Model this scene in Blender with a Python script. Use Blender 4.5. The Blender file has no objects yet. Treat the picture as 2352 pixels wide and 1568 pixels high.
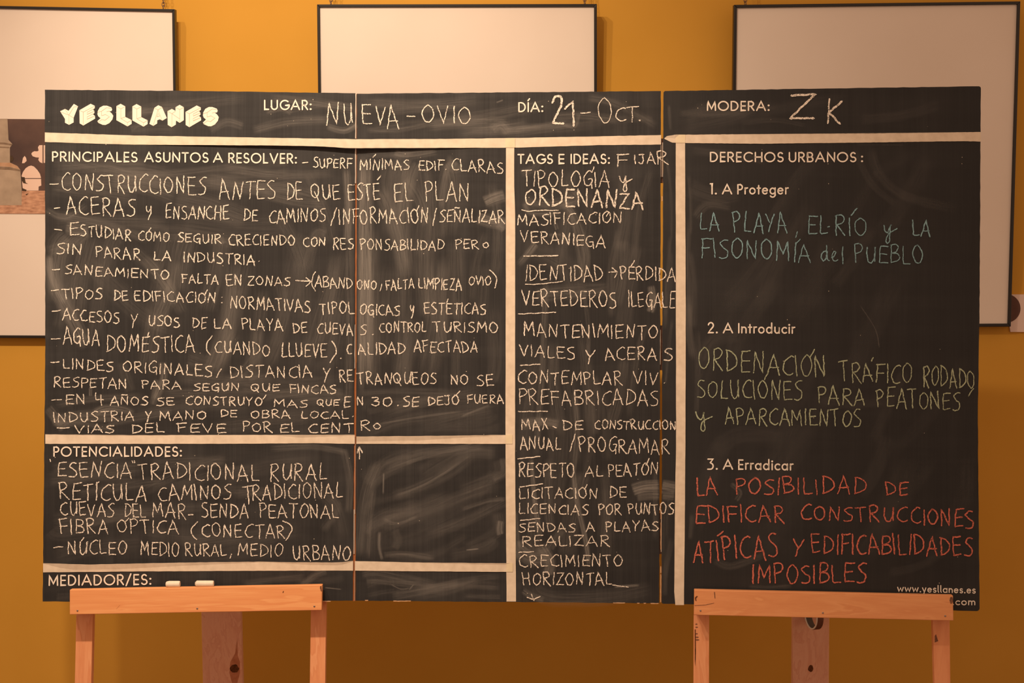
import bpy, bmesh, math, random
from mathutils import Vector, Matrix
random.seed(11)
R = math.radians
# ------------------------------------------------------------------ camera
F = 3267.0; PITCH = R(5.0); CAM = Vector((0, -4.30, 1.60)); LEAN = R(5.3)
sc = bpy.context.scene
COL = sc.collection
cd = bpy.data.cameras.new('camera'); cd.sensor_width = 36.0; cd.lens = 36.0*F/2352.0
cam = bpy.data.objects.new('camera', cd); COL.objects.link(cam)
cam.location = CAM; cam.rotation_euler = (R(90)-PITCH, 0, 0); sc.camera = cam
sc.view_settings.view_transform = 'Standard'; sc.view_settings.look = 'None'
sc.view_settings.exposure = 0.0; sc.view_settings.gamma = 1.0
sc.view_settings.use_curve_mapping = False
try: sc.cycles.transparent_max_bounces = 48
except Exception: pass
# ------------------------------------------------------------------ light
w = bpy.data.worlds.new('world'); sc.world = w; w.use_nodes = True
w.node_tree.nodes['Background'].inputs[0].default_value = (1.0, 0.60, 0.38, 1)
w.node_tree.nodes['Background'].inputs[1].default_value = 0.62
def spot(x, y, z, tx, ty, tz, power, size=62, blend=.75, rad=.035):
    l = bpy.data.lights.new('track_spot_light', 'SPOT'); l.energy = power; l.color = (1, .73, .51)
    l.spot_size = R(size); l.spot_blend = blend; l.shadow_soft_size = rad
    o = bpy.data.objects.new('track_spot_light', l); COL.objects.link(o); o.location = (x, y, z)
    o.rotation_euler = (Vector((tx, ty, tz))-Vector((x, y, z))).to_track_quat('-Z', 'Y').to_euler()
spot(-0.62, -2.60, 3.55, -0.75, -.45, 1.45, 164)
spot(-0.92, -2.62, 3.55, -0.50, -.45, 1.45, 114)
spot(-1.50, -2.60, 3.55, -0.30, -.45, 1.45, 100)

# ------------------------------------------------------------------ projection helpers
Cp, Sp = math.cos(PITCH), math.sin(PITCH)
def ray(px, py):
    u = (px-1176)/F; v = (784-py)/F
    return Vector((u, Cp+v*Sp, -Sp+v*Cp))
def onplane(px, py, pl, off=0.0):
    """point where the line of sight through a photo pixel meets a real plane (point, normal)"""
    p, n = pl; d = ray(px, py)
    return CAM + d*(((p-CAM).dot(n)+off)/d.dot(n))
def plane3(a, b, c):
    n = (b-a).cross(c-a).normalized()
    if n.dot(CAM-a) < 0: n = -n
    return (a.copy(), n)
def leanplane(y0, z0, lean):      # y grows with z by tan(lean)
    n = Vector((0, -math.cos(lean), math.sin(lean)))
    return (Vector((0, y0, z0)), n)

# ------------------------------------------------------------------ node helpers
def mat(name, col=(.5, .5, .5), rough=.6, spec=.3, metal=0):
    m = bpy.data.materials.new(name); m.use_nodes = True
    b = m.node_tree.nodes['Principled BSDF']
    b.inputs['Base Color'].default_value = (*col, 1); b.inputs['Roughness'].default_value = rough
    b.inputs['Specular IOR Level'].default_value = spec; b.inputs['Metallic'].default_value = metal
    return m
def nd(m, t, **kw):
    n = m.node_tree.nodes.new(t)
    for k, v in kw.items(): setattr(n, k, v)
    return n
def lk(m, a, b): m.node_tree.links.new(a, b)
def noise(m, scale, vec=None, detail=3, rough=.5, dist=0):
    n = nd(m, 'ShaderNodeTexNoise'); n.inputs['Scale'].default_value = scale
    n.inputs['Detail'].default_value = detail; n.inputs['Roughness'].default_value = rough
    n.inputs['Distortion'].default_value = dist
    if vec: lk(m, vec, n.inputs['Vector'])
    return n.outputs['Fac']
def pos(m, scale=(1, 1, 1), rot=(0, 0, 0), loc=(0, 0, 0)):
    g = nd(m, 'ShaderNodeNewGeometry'); mp = nd(m, 'ShaderNodeMapping')
    mp.inputs['Scale'].default_value = scale; mp.inputs['Rotation'].default_value = rot
    mp.inputs['Location'].default_value = loc
    lk(m, g.outputs['Position'], mp.inputs['Vector']); return mp.outputs['Vector']
def ramp(m, fac, stops):
    r = nd(m, 'ShaderNodeValToRGB'); e = r.color_ramp.elements
    while len(e) < len(stops): e.new(.5)
    for i, (p, c) in enumerate(stops): e[i].position = p; e[i].color = (*c, 1)
    lk(m, fac, r.inputs[0]); return r.outputs[0]
def mathn(m, op, a, b=None, clamp=False):
    n = nd(m, 'ShaderNodeMath', operation=op, use_clamp=clamp)
    for i, x in enumerate((a, b)):
        if x is None: continue
        if isinstance(x, (int, float)): n.inputs[i].default_value = x
        else: lk(m, x, n.inputs[i])
    return n.outputs[0]
def mixc(m, fac, a, b, mode='MIX'):
    n = nd(m, 'ShaderNodeMix', data_type='RGBA', blend_type=mode)
    for s, x in ((n.inputs[0], fac), (n.inputs[6], a), (n.inputs[7], b)):
        if isinstance(x, (int, float)): s.default_value = x
        elif isinstance(x, tuple): s.default_value = (*x, 1)
        else: lk(m, x, s)
    return n.outputs[2]
def base(m, sock): lk(m, sock, m.node_tree.nodes['Principled BSDF'].inputs['Base Color'])
def bump(m, sock, strength, dist=.001):
    b = nd(m, 'ShaderNodeBump'); b.inputs['Strength'].default_value = strength
    b.inputs['Distance'].default_value = dist; lk(m, sock, b.inputs['Height'])
    lk(m, b.outputs[0], m.node_tree.nodes['Principled BSDF'].inputs['Normal'])
def mottled(name, c0, c1, scale, rough=.7, spec=.2, detail=4, stretch=(1, 1, 1), bmp=0):
    m = mat(name, c0, rough, spec); f = noise(m, scale, pos(m, stretch), detail)
    base(m, ramp(m, f, [(.3, c0), (.7, c1)]))
    if bmp: bump(m, f, bmp)
    return m

M = {}
M['wall'] = mottled('ochre_wall_paint', (.60, .325, .044), (.66, .365, .056), 2.2, .75, .2, 6, bmp=.05)
M['floor'] = mottled('brown_floor', (.20, .11, .06), (.28, .16, .09), 3, .5)
M['paper'] = mottled('mount_paper', (.80, .735, .66), (.84, .78, .71), 3, .6, .25)
M['frame'] = mat('black_frame', (.012, .011, .010), .35, .5)
M['tape'] = mottled('masking_tape', (.70, .62, .50), (.82, .74, .61), 60, .8, .15, 4, bmp=.1)
M['tape2'] = mottled('masking_tape_double', (.76, .68, .48), (.84, .76, .56), 60, .8, .15)
M['metal'] = mat('hinge_metal', (.75, .70, .62), .35, .5, .8)
M['brass'] = mottled('hinge_dark', (.10, .05, .035), (.20, .10, .06), 150, .5, .3)
M['edge'] = mottled('board_edge_wood', (.36, .13, .05), (.48, .18, .07), 40, .7)
M['rawwood'] = mottled('chipped_wood', (.6, .36, .2), (.75, .5, .3), 200, .8)
M['print'] = mat('white_print', (.90, .86, .78), .6, .2)
M['logoink'] = mat('logo_line_ink', (.62, .42, .32), .6, .2)
M['chalk'] = mottled('chalk_stick_white', (.84, .76, .62), (.9, .83, .7), 120, .9, .1, bmp=.1)
M['nail'] = mat('nail_steel', (.35, .3, .28), .4, .5, .9)
M['chain'] = mat('chain_brass', (.22, .13, .07), .45, .5, .5)
M['knot'] = mottled('wood_knot', (.06, .025, .012), (.22, .08, .03), 160, .7)
M['stain'] = mottled('dark_stain', (.13, .07, .05), (.3, .14, .08), 250, .8)
M['rollout'] = mottled('tape_roll_side', (.13, .055, .035), (.2, .09, .055), 300, .5)
M['rollin'] = mat('tape_roll_core', (.12, .10, .08), .8)
M['disc'] = mottled('card_disc', (.11, .06, .05), (.14, .075, .06), 30, .7)
M['card'] = mat('pale_card', (.80, .66, .60), .7)

def wood(name, axis, c0, c1, c2, seed):
    m = mat(name, c1, .55, .3)
    s = [28, 28, 28]; s[axis] = 1.6
    v = pos(m, tuple(s), loc=(seed, seed*.7, seed*.3))
    f1 = noise(m, 1.0, v, 3, .6, .6)
    rings = mathn(m, 'FRACT', mathn(m, 'MULTIPLY', f1, 5.0))
    c = ramp(m, rings, [(.0, c0), (.55, c1), (.92, c2), (1.0, c0)])
    s2 = [420, 420, 420]; s2[axis] = 10
    fine = noise(m, 1.0, pos(m, tuple(s2)), 2)
    base(m, mixc(m, .22, c, ramp(m, fine, [(.35, c0), (.65, c2)])))
    bump(m, fine, .08); return m
M['wood_h'] = wood('pine_ledge', 0, (.84, .36, .145), (.89, .41, .17), (.94, .48, .21), 3.3)
M['wood_h2'] = wood('pine_ledge_right', 0, (.78, .34, .145), (.83, .385, .17), (.88, .44, .20), 8.1)
M['wood_v'] = wood('pine_leg', 2, (.80, .34, .16), (.88, .41, .20), (.91, .46, .24), 5.7)
M['wood_p'] = wood('pine_rear_post', 2, (.86, .46, .32), (.94, .56, .40), (.96, .60, .44), 1.9)

def boardmat(name, dust, seed):
    m = mat(name, (.03, .03, .03), .62, .28)
    a = noise(m, 1.0, pos(m, (1.6, 1, 26), (0, R(14), 0), (seed, 0, 0)), 5, .6, .5)
    b = noise(m, 1.0, pos(m, (22, 1, 1.3), (0, R(-6), 0), (seed*2, 0, 3)), 5, .6, .4)
    c = noise(m, 2.2, pos(m, (1, 1, 1), (0, 0, 0), (seed*3, 0, 1)), 4, .6)
    d = noise(m, 1.0, pos(m, (260, 1, 3), (0, R(4), 0), (seed, 5, 0)), 3, .6)
    def mr(x, lo, hi):
        n = nd(m, 'ShaderNodeMapRange'); n.inputs[1].default_value = lo; n.inputs[2].default_value = hi; lk(m, x, n.inputs[0]); return n.outputs[0]
    f = mathn(m, 'ADD', mathn(m, 'MULTIPLY', mr(a, .42, .70), .35), mathn(m, 'MULTIPLY', mr(b, .42, .68), .45))
    f = mathn(m, 'ADD', mathn(m, 'MULTIPLY', f, mr(c, .30, .62)), mathn(m, 'MULTIPLY', mr(d, .4, .7), .22), True)
    base(m, ramp(m, f, [(0, (.0205, .0220, .0245)), (1, (.0205+dust*1.2, .0220+dust*1.22, .0245+dust*1.22))]))
    return m
M['board0'] = boardmat('chalkboard_left', .030, 1.3)
M['board1'] = boardmat('chalkboard_middle', .032, 4.1)
M['board2'] = boardmat('chalkboard_right', .015, 7.7)

def chalkmat(name, col, lo=.345, hi=.52):
    m = mat(name, col, .95, .05)
    f = noise(m, 330, pos(m), 2, .6)
    g = noise(m, 1.0, pos(m, (120, 120, 420), (0, R(20), 0)), 1)
    f = mathn(m, 'ADD', mathn(m, 'MULTIPLY', f, .75), mathn(m, 'MULTIPLY', g, .25))
    a = nd(m, 'ShaderNodeMapRange'); a.inputs[1].default_value = lo; a.inputs[2].default_value = hi
    a.inputs[3].default_value = .10; a.inputs[4].default_value = 1.0
    lk(m, f, a.inputs[0])
    lk(m, a.outputs[0], m.node_tree.nodes['Principled BSDF'].inputs['Alpha'])
    return m
M['white'] = chalkmat('white_chalk_line', (.92, .88, .80))
M['blue'] = chalkmat('blue_chalk_line', (.25, .45, .52), .30, .48)
M['green'] = chalkmat('green_chalk_line', (.44, .52, .37), .30, .50)
M['red'] = chalkmat('red_chalk_line', (.68, .20, .15), .30, .52)
def smudgemat():
    m = mat('chalk_smudge', (.56, .55, .52), .95, .05)
    u1 = nd(m, 'ShaderNodeUVMap', uv_map='shape'); u2 = nd(m, 'ShaderNodeUVMap', uv_map='grain')
    s = nd(m, 'ShaderNodeSeparateXYZ'); lk(m, u1.outputs[0], s.inputs[0])
    v = mathn(m, 'ABSOLUTE', mathn(m, 'SUBTRACT', mathn(m, 'MULTIPLY', s.outputs[1], 2.0), 1.0))
    u = mathn(m, 'ABSOLUTE', mathn(m, 'SUBTRACT', mathn(m, 'MULTIPLY', s.outputs[0], 2.0), 1.0))
    fv = mathn(m, 'MULTIPLY', mathn(m, 'SUBTRACT', 1.0, v), 1.7, True)
    fu = mathn(m, 'MULTIPLY', mathn(m, 'SUBTRACT', 1.0, u), 4.0, True)
    g = noise(m, 1.0, u2.outputs[0], 4, .65)
    gr = nd(m, 'ShaderNodeMapRange'); gr.inputs[1].default_value = .30; gr.inputs[2].default_value = .78
    lk(m, g, gr.inputs[0])
    at = nd(m, 'ShaderNodeAttribute', attribute_name='strength')
    a = mathn(m, 'MULTIPLY', mathn(m, 'MULTIPLY', fv, fu), mathn(m, 'MULTIPLY', gr.outputs[0], mathn(m, 'MULTIPLY', at.outputs['Fac'], .85)))
    lk(m, a, m.node_tree.nodes['Principled BSDF'].inputs['Alpha']); return m
M['smudge'] = smudgemat()

# ------------------------------------------------------------------ object helpers
WL = {}
def tag(o, label=None, cat=None, group=None, kind=None):
    for k, v in (('label', label), ('category', cat), ('group', group), ('kind', kind)):
        if v: o[k] = v
    return o
def thing(name, loc, label, cat, group=None):
    o = bpy.data.objects.new(name, None); COL.objects.link(o); o.location = loc; o.empty_display_size = .05
    WL[o.name] = Vector(loc); return tag(o, label, cat, group)
def mesh(name, verts, faces, m, parent=None, smooth=False, tri=False):
    org = WL[parent.name] if parent else Vector((0, 0, 0))
    me = bpy.data.meshes.new(name); me.from_pydata([tuple(Vector(v)-org) for v in verts], [], faces)
    if tri:
        bm = bmesh.new(); bm.from_mesh(me)
        bmesh.ops.triangulate(bm, faces=[f for f in bm.faces if len(f.verts) > 4]); bm.to_mesh(me); bm.free()
    me.materials.append(m)
    if smooth:
        for p in me.polygons: p.use_smooth = True
    me.update()
    o = bpy.data.objects.new(name, me); COL.objects.link(o)
    if parent: o.parent = parent
    WL[o.name] = org.copy(); return o
def prism(front, off, n0=0):
    """closed prism from a front outline (list of points) and an offset vector"""
    n = len(front); v = [Vector(p) for p in front]+[Vector(p)+off for p in front]
    f = [tuple(i+n0 for i in range(n)), tuple(n0+n+i for i in reversed(range(n)))]
    f += [(n0+(i+1) % n, n0+i, n0+n+i, n0+n+(i+1) % n) for i in range(n)]
    return v, f
def slab(name, px, pl, thick, m, parent=None, off=0.0, tri=True):
    v, f = prism([onplane(x, y, pl, off) for x, y in px], pl[1]*-thick)
    return mesh(name, v, f, m, parent, tri=tri)
def bevel(o, wd, seg=2):
    b = o.modifiers.new('bevel', 'BEVEL'); b.width = wd; b.segments = seg; b.limit_method = 'ANGLE'; return o
def lathe_disc(name, c, n, r, h, m, parent=None, seg=12, dome=True):
    n = n.normalized(); a = n.orthogonal().normalized(); b = n.cross(a); v = []; f = []
    for k, (rr, hh) in enumerate(((r, 0), (r, h*.5), (r*.7, h))):
        for i in range(seg):
            t = 2*math.pi*i/seg; v.append(c+a*math.cos(t)*rr+b*math.sin(t)*rr+n*hh)
    for k in range(2):
        for i in range(seg): f.append((k*seg+i, k*seg+(i+1) % seg, (k+1)*seg+(i+1) % seg, (k+1)*seg+i))
    f.append(tuple(2*seg+i for i in range(seg)))
    return mesh(name, v, f, m, parent)

# ------------------------------------------------------------------ setting
WALLPL = (Vector((0, 0, 0)), Vector((0, -1, 0)))
v, f = prism([(-4.5, 0, 0), (4.5, 0, 0), (4.5, 0, 4.2), (-4.5, 0, 4.2)], Vector((0, .15, 0)))
tag(mesh('wall_back', v, f, M['wall']), 'ochre painted wall behind the chalkboard', kind='structure')
v, f = prism([(-4.5, -6, 0), (4.5, -6, 0), (4.5, .15, 0), (-4.5, .15, 0)], Vector((0, 0, -.1)))
tag(mesh('floor', v, f, M['floor']), 'brown floor', kind='structure')

# ------------------------------------------------------------------ framed pictures
def chain(px, y1, pl, parent, side=0):
    """hanging chain of oval links from the frame top up to a hook in the wall"""
    p0 = onplane(px, y1, pl, -.012); v = []; f = []
    top = Vector((p0.x, -.02, p0.z+.35)); d = (top-p0); L = d.length; d.normalize(); n = int(L/.0095)
    for k in range(n):
        c = p0+d*(k*.0095+.004); rot = (k % 2)
        a = Vector((1, 0, 0)) if rot else Vector((.35, -.94, 0))
        q = d.cross(a).normalized(); b0 = len(v); S = 10; T = 5
        for i in range(S):
            t = 2*math.pi*i/S; cc = c+d*math.cos(t)*.0068+a*math.sin(t)*.0042
            rad = (d*math.cos(t)+a*math.sin(t)).normalized()
            for j in range(T):
                s = 2*math.pi*j/T; v.append(cc+rad*math.cos(s)*.0015+q*math.sin(s)*.0015)
        for i in range(S):
            for j in range(T):
                f.append((b0+i*T+j, b0+((i+1) % S)*T+j, b0+((i+1) % S)*T+(j+1) % T, b0+i*T+(j+1) % T))
    mesh('hanging_chain', v, f, M['chain'], parent, smooth=True)
    tp = top
    lathe_disc('wall_hook', Vector((tp.x, 0, tp.z)), Vector((0, -1, 0)), .006, .03, M['nail'], parent, 10)
def framed(label, tl, tr, br, bl, rail, chains, tilt=2.8):
    zb = onplane(br[0], br[1], WALLPL).z
    pl = leanplane(-.030, zb, -R(tilt))
    base_pt = (onplane(bl[0], bl[1], pl)+onplane(br[0], br[1], pl))/2
    t = thing('picture_frame', (base_pt.x, 0, base_pt.z), label, 'picture frame', 'framed pictures on the wall')
    O = [tl, tr, br, bl]
    cx = sum(p[0] for p in O)/4; cy = sum(p[1] for p in O)/4
    I = [(tl[0]+rail, tl[1]+rail), (tr[0]-rail, tr[1]+rail), (br[0]-rail, br[1]-rail), (bl[0]+rail, bl[1]-rail)]
    for i in range(4):
        j = (i+1) % 4
        o = slab('frame_rail', [O[i], O[j], I[j], I[i]], pl, .026, M['frame'], t); bevel(o, .0012)
    g = .5
    paper = slab('mount_paper', [(I[0][0]-g, I[0][1]-g), (I[1][0]+g, I[1][1]-g), (I[2][0]+g, I[2][1]+g), (I[3][0]-g, I[3][1]+g)],
                 pl, .004, M['paper'], t, off=-.006)
    for c in chains: chain(c, tl[1]+(tr[1]-tl[1])*(c-tl[0])/(tr[0]-tl[0]), pl, t)
    return t, paper, pl
fr1, pap1, pl1 = framed('black frame at left, white mount around a photo print of a stone column',
                        (-238, 9), (401, 21), (411, 778), (-232, 775), 6, [375])
fr2, pap2, pl2 = framed('black frame with blank white mount, the middle one above the chalkboard',
                        (728, 10), (1371, 9), (1372, 765), (737, 765), 6.5, [760, 1343])
fr3, pap3, pl3 = framed('black frame with blank mount at right, behind the right end of the chalkboard',
                        (1686, 11), (2344, 3), (2322, 750), (1677, 754), 7, [1712])
# photo print in the left frame: flat artwork, layers of one flat picture
pm = lambda n, a, b, s=30, st=(1, 1, 1): mottled(n, a, b, s, .6, .25, 5, st)
PR = {'dark': pm('print_shadow_wall', (.075, .050, .048), (.17, .105, .085), 7),
      'stone': pm('print_grey_stone', (.36, .29, .22), (.47, .38, .29), 30),
      'lip': pm('print_stone_lip', (.16, .12, .085), (.28, .2, .14), 60),
      'rust': pm('print_lichen', (.45, .27, .16), (.55, .36, .24), 60),
      'ground': pm('print_ground', (.36, .19, .12), (.70, .42, .28), 45, (1, 1, 3)),
      'sky': pm('print_sky', (.80, .60, .50), (.84, .66, .56), 10),
      'green': pm('print_plants', (.04, .03, .02), (.08, .05, .03), 80)}
def q(pts): return [(x/6.536, 260+y/6.536) for x, y in pts]
photo = slab('photo_print', [(-140, 272), (300, 275), (301, 492), (-140, 490)], pl1, .001, PR['dark'], fr1, off=-.0045)
def art(name, pts, m, k): slab(name, q(pts), pl1, .0002, PR[m], photo, off=-.0044+k*.00012)
art('picture_detail', [(-915, 1380), (320, 1380), (330, 1165), (1900, 1150), (1900, 1512), (-915, 1504)], 'ground', 1)
art('picture_detail', [(325, 935), (345, 880), (385, 825), (430, 795), (468, 785), (510, 800), (560, 850), (600, 910), (614, 960), (614, 974), (330, 974)], 'sky', 2)
art('picture_detail', [(332, 986), (616, 986), (620, 1085), (580, 1100), (578, 1160), (345, 1160), (335, 1060)], 'sky', 2)
art('picture_detail', [(330, 750), (345, 670), (370, 640), (392, 670), (400, 715), (365, 748)], 'sky', 2)
art('picture_detail', [(470, 610), (485, 585), (515, 570), (560, 572), (580, 560), (570, 510), (590, 480), (638, 478), (638, 750), (600, 735), (575, 700), (585, 665), (540, 662), (490, 645)], 'sky', 2)
art('picture_detail', [(655, 480), (720, 480), (720, 745), (655, 745)], 'sky', 2)
art('picture_detail', [(-300, 82), (112, 82), (128, 400), (188, 465), (148, 515), (150, 740), (260, 790), (305, 850), (325, 1140), (325, 1380), (-300, 1380)], 'stone', 3)
art('picture_detail', [(-300, 428), (60, 440), (186, 462), (175, 485), (60, 468), (-300, 455)], 'lip', 4)
art('picture_detail', [(-300, 485), (130, 505), (148, 515), (130, 525), (-300, 500)], 'lip', 4)
art('picture_detail', [(-300, 740), (150, 742), (255, 790), (300, 842), (150, 805), (-300, 780)], 'rust', 4)
art('picture_detail', [(-300, 790), (140, 808), (300, 848), (302, 872), (150, 850), (-300, 832)], 'lip', 5)
art('picture_detail', [(150, 635), (185, 640), (208, 680), (190, 720), (152, 740)], 'green', 4)
art('picture_detail', [(325, 955), (370, 960), (385, 1040), (420, 1060), (350, 1048), (330, 1010)], 'green', 6)
art('picture_detail', [(328, 1120), (400, 1150), (388, 1170), (335, 1165)], 'green', 6)
art('picture_detail', [(380, 1215), (430, 1200), (400, 1230)], 'green', 6)

# small pale card on the wall at the right edge
cpl = (Vector((0, -.006, 0)), Vector((0, -1, 0)))
cb = onplane(2400, 762, cpl)
card = thing('wall_card', (cb.x, 0, cb.z), 'pale square card with a dark disc on the wall at the far right edge', 'card')
slab('card_sheet', [(2308, 676), (2480, 676), (2480, 763), (2321, 762)], cpl, .005, M['card'], card)
circ = [(2311+33*math.cos(a*math.pi/20), 708+33*math.sin(a*math.pi/20)) for a in range(40)]
slab('printed_disc', circ, cpl, .0008, M['disc'], card, off=.0008)

# ------------------------------------------------------------------ folding chalkboard
YB = CAM.y+3.40*Cp
ZC = onplane(1176, 792, leanplane(YB, 1.3, LEAN)).z
BP = lambda d: leanplane(YB-d/Cp, ZC, LEAN)       # d: distance nearer than the left end
def corner(px, py, d): return onplane(px, py, BP(d))
D0, D1, D2, D3 = 0.0, -.018, 0.0, .075
PAN = []
for (tl, bl, dl, tr, br, dr) in (((103, 206), (98, 1381), D0, (816, 214), (810, 1379), D1),
                                 ((819.5, 215), (817, 1379), D1, (1518, 209), (1514, 1385), D2),
                                 ((1524, 209), (1519.5, 1386), D2, (2253, 198), (2250, 1402), D3)):
    a, b, c = corner(*tl, dl), corner(*bl, dl), corner(*tr, dr)
    PAN.append(plane3(a, b, c))
root = onplane(1176, 1385, PAN[1]); 
board = thing('folding_chalkboard', (root.x, root.y, root.z), 'long black chalkboard of three hinged panels covered in chalk writing, on two easels', 'chalkboard')
def rough_edge(pts, amp, step=14):
    out = []
    for i in range(len(pts)):
        a, b = pts[i], pts[(i+1) % len(pts)]; L = math.dist(a, b); n = max(1, int(L/step))
        for k in range(n):
            t = k/n; j = amp if 0 < k < n else 0
            out.append((a[0]+(b[0]-a[0])*t+random.uniform(-j, j), a[1]+(b[1]-a[1])*t+random.uniform(-j, j)))
    return out
def arc2(cx, cy, r, a0, a1, n=5):
    return [(cx+r*math.cos(R(a0+(a1-a0)*i/n)), cy-r*math.sin(R(a0+(a1-a0)*i/n))) for i in range(n+1)]
outl = [[(103, 206), (460, 209), (816, 214), (815, 700), (810, 1379), (450, 1382), (98, 1381), (104, 800)],
        [(819.5, 215), (1170, 212), (1518, 209), (1517, 600), (1514, 1385), (1160, 1382), (817, 1379), (819, 800)],
        [(1527, 209), (1900, 203)]+arc2(2248, 203, 5, 90, 0)+[(2250, 700), (2246, 960)]+arc2(2243, 1396, 7, 0, -90)+[(1900, 1394), (1522, 1386), (1519.5, 1383), (1521, 800), (1524, 212)]]
panels = []
for i in range(3):
    o = slab('chalkboard_panel', rough_edge(outl[i], .45), PAN[i], .010, M['board%d' % i], board)
    panels.append(o)
labels = ['left panel with the printed logo', 'middle panel', 'right panel with coloured chalk writing']
for o, l in zip(panels, labels): o['label'] = l
def pan(x, y):
    if x < 818-(y-206)*.004: return 0
    return 1 if x < 1521-(y-206)*.004 else 2

# wooden hinge edges and metal hinges in the two joints
def xg1(y): return 817.8-(y-214)*.0038
def xg2(y): return 1521-(y-209)*.0036
def seg(name, xf, y0, y1, a, b, pl, off, th, m):
    return slab(name, [(xf(y0)+a, y0), (xf(y0)+b, y0), (xf(y1)+b, y1), (xf(y1)+a, y1)], pl, th, M[m], board, off=off)
seg('joint_strip', xg1, 216, 1380, -3, 3, PAN[0], -.0030, .006, 'edge')
for y0, y1 in ((216, 318), (340, 421), (745, 846), (1170, 1272)):
    seg('hinge', xg1, y0, y1, -1.9, .6, PAN[0], -.0006, .003, 'metal')
for y0, y1 in ((1019, 1180), (1310, 1379)):
    seg('hinge_pin', xg1, y0, y1, .9, 1.8, PAN[0], -.0008, .002, 'metal')
for y0, y1 in ((318, 420), (747, 850), (1178, 1272)):
    h = seg('hinge', xg2, y0, y1, -3.4, 2.6, PAN[1], -.006, .003, 'brass')
for y0, y1, s in ((333, 406, -1), (327, 406, 1), (757, 837, -1), (1178, 1267, 1)):
    a = -3.2 if s < 0 else .6
    seg('hinge_pin', xg2, y0, y1, a, a+1.6, PAN[1], -.001, .003, 'metal')
# chipped paint on the lower edges and the right joint
for (x0, x1, y, pi) in ((838, 846, 1378.5, 1), (903, 944, 1380, 1), (1408, 1436, 1384.3, 1), (1463, 1469, 1385, 1), (1478, 1484, 1385.2, 1), (1494, 1513, 1385.5, 1), (640, 760, 1380.6, 0)):
    slab('paint_chip', rough_edge([(x0, y-1), (x1, y-1.1), (x1-1, y+.8), (x0+1, y+.9)], .4, 5), PAN[pi], .0103, M['rawwood'], board, off=.0002)
for (y0, y1) in ((1170, 1192), (1200, 1240), (1240, 1262), (1300, 1316), (1318, 1383), (450, 462), (690, 700)):
    y = y0; x = xg2(y0)
    slab('paint_chip', rough_edge([(x-.2, y0), (x+1.6, y0+1), (xg2(y1)+1.9, y1-1), (xg2(y1)-.2, y1)], .4, 6), PAN[2], .004, M['rawwood'], board, off=.0002)

# ------------------------------------------------------------------ masking tape
def lerp(pts, x, k=0):
    for a, b in zip(pts, pts[1:]):
        if x <= b[0]: 
            t = (x-a[0])/(b[0]-a[0]) if b[0] != a[0] else 0
            return a[1]+(b[1]-a[1])*t
    return pts[-1][1]
def tape(top, bot, crease=None, lift=None, liftc=.004, step=12, pl=None, lvl=0, matn='tape', base_off=.0009):
    x0, x1 = top[0][0], top[-1][0]; n = max(2, int((x1-x0)/step)); V = []; Fc = []
    for i in range(n+1):
        x = x0+(x1-x0)*i/n
        yt, yb = lerp(top, x), lerp(bot, x); yc = lerp(crease, x) if crease else yt+(yb-yt)*.3
        p = pl or PAN[pan(x, 300)]; o = base_off+lvl*.0003+(lift(x) if lift else 0)
        extra = liftc*max(0, min(1, (yc-yt)/12.0)) if crease else 0
        jit = random.uniform(-.3, .3) if 0 < i < n else 0
        V += [onplane(x, yt+jit, p, o+extra), onplane(x, yc, p, o+extra*.12), onplane(x, yb+random.uniform(-.25, .25), p, o)]
        V += [v-p[1]*.00025 for v in V[-3:]]
    for i in range(n):
        a, b = i*6, i*6+6
        Fc += [(a, b, b+1, a+1), (a+1, b+1, b+2, a+2), (a+3, a+4, b+4, b+3), (a+4, a+5, b+5, b+4), (a, a+3, b+3, b), (a+2, b+2, b+5, a+5)]
    Fc += [(0, 1, 4, 3), (1, 2, 5, 4), (n*6, n*6+3, n*6+4, n*6+1), (n*6+1, n*6+4, n*6+5, n*6+2)]
    return mesh('masking_tape_strip', V, Fc, M[matn], board)
def vtape(lft, rgt, pl, lvl=1):      # lists of (y, x)
    ys = sorted(set([p[0] for p in lft]+[p[0] for p in rgt])); y0, y1 = ys[0], ys[-1]; n = int((y1-y0)/30); V = []; Fc = []
    for i in range(n+1):
        y = y0+(y1-y0)*i/n; o = .0009+lvl*.0003
        V += [onplane(lerp(lft, y)+random.uniform(-.25, .25), y, pl, o), onplane(lerp(rgt, y)+random.uniform(-.25, .25), y, pl, o)]
        V += [v-pl[1]*.00025 for v in V[-2:]]
    for i in range(n):
        a, b = i*4, i*4+4; Fc += [(a, a+1, b+1, b), (a+2, b+2, b+3, a+3), (a, b, b+2, a+2), (a+1, a+3, b+3, b+1)]
    Fc += [(0, 2, 3, 1), (n*4, n*4+1, n*4+3, n*4+2)]
    return mesh('masking_tape_strip', V, Fc, M['tape'], board)
def bridge(x):
    if x < 330 or x > 1110: return 0
    return .013*((x-330)/488 if x < 818 else (1110-x)/292)
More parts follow.
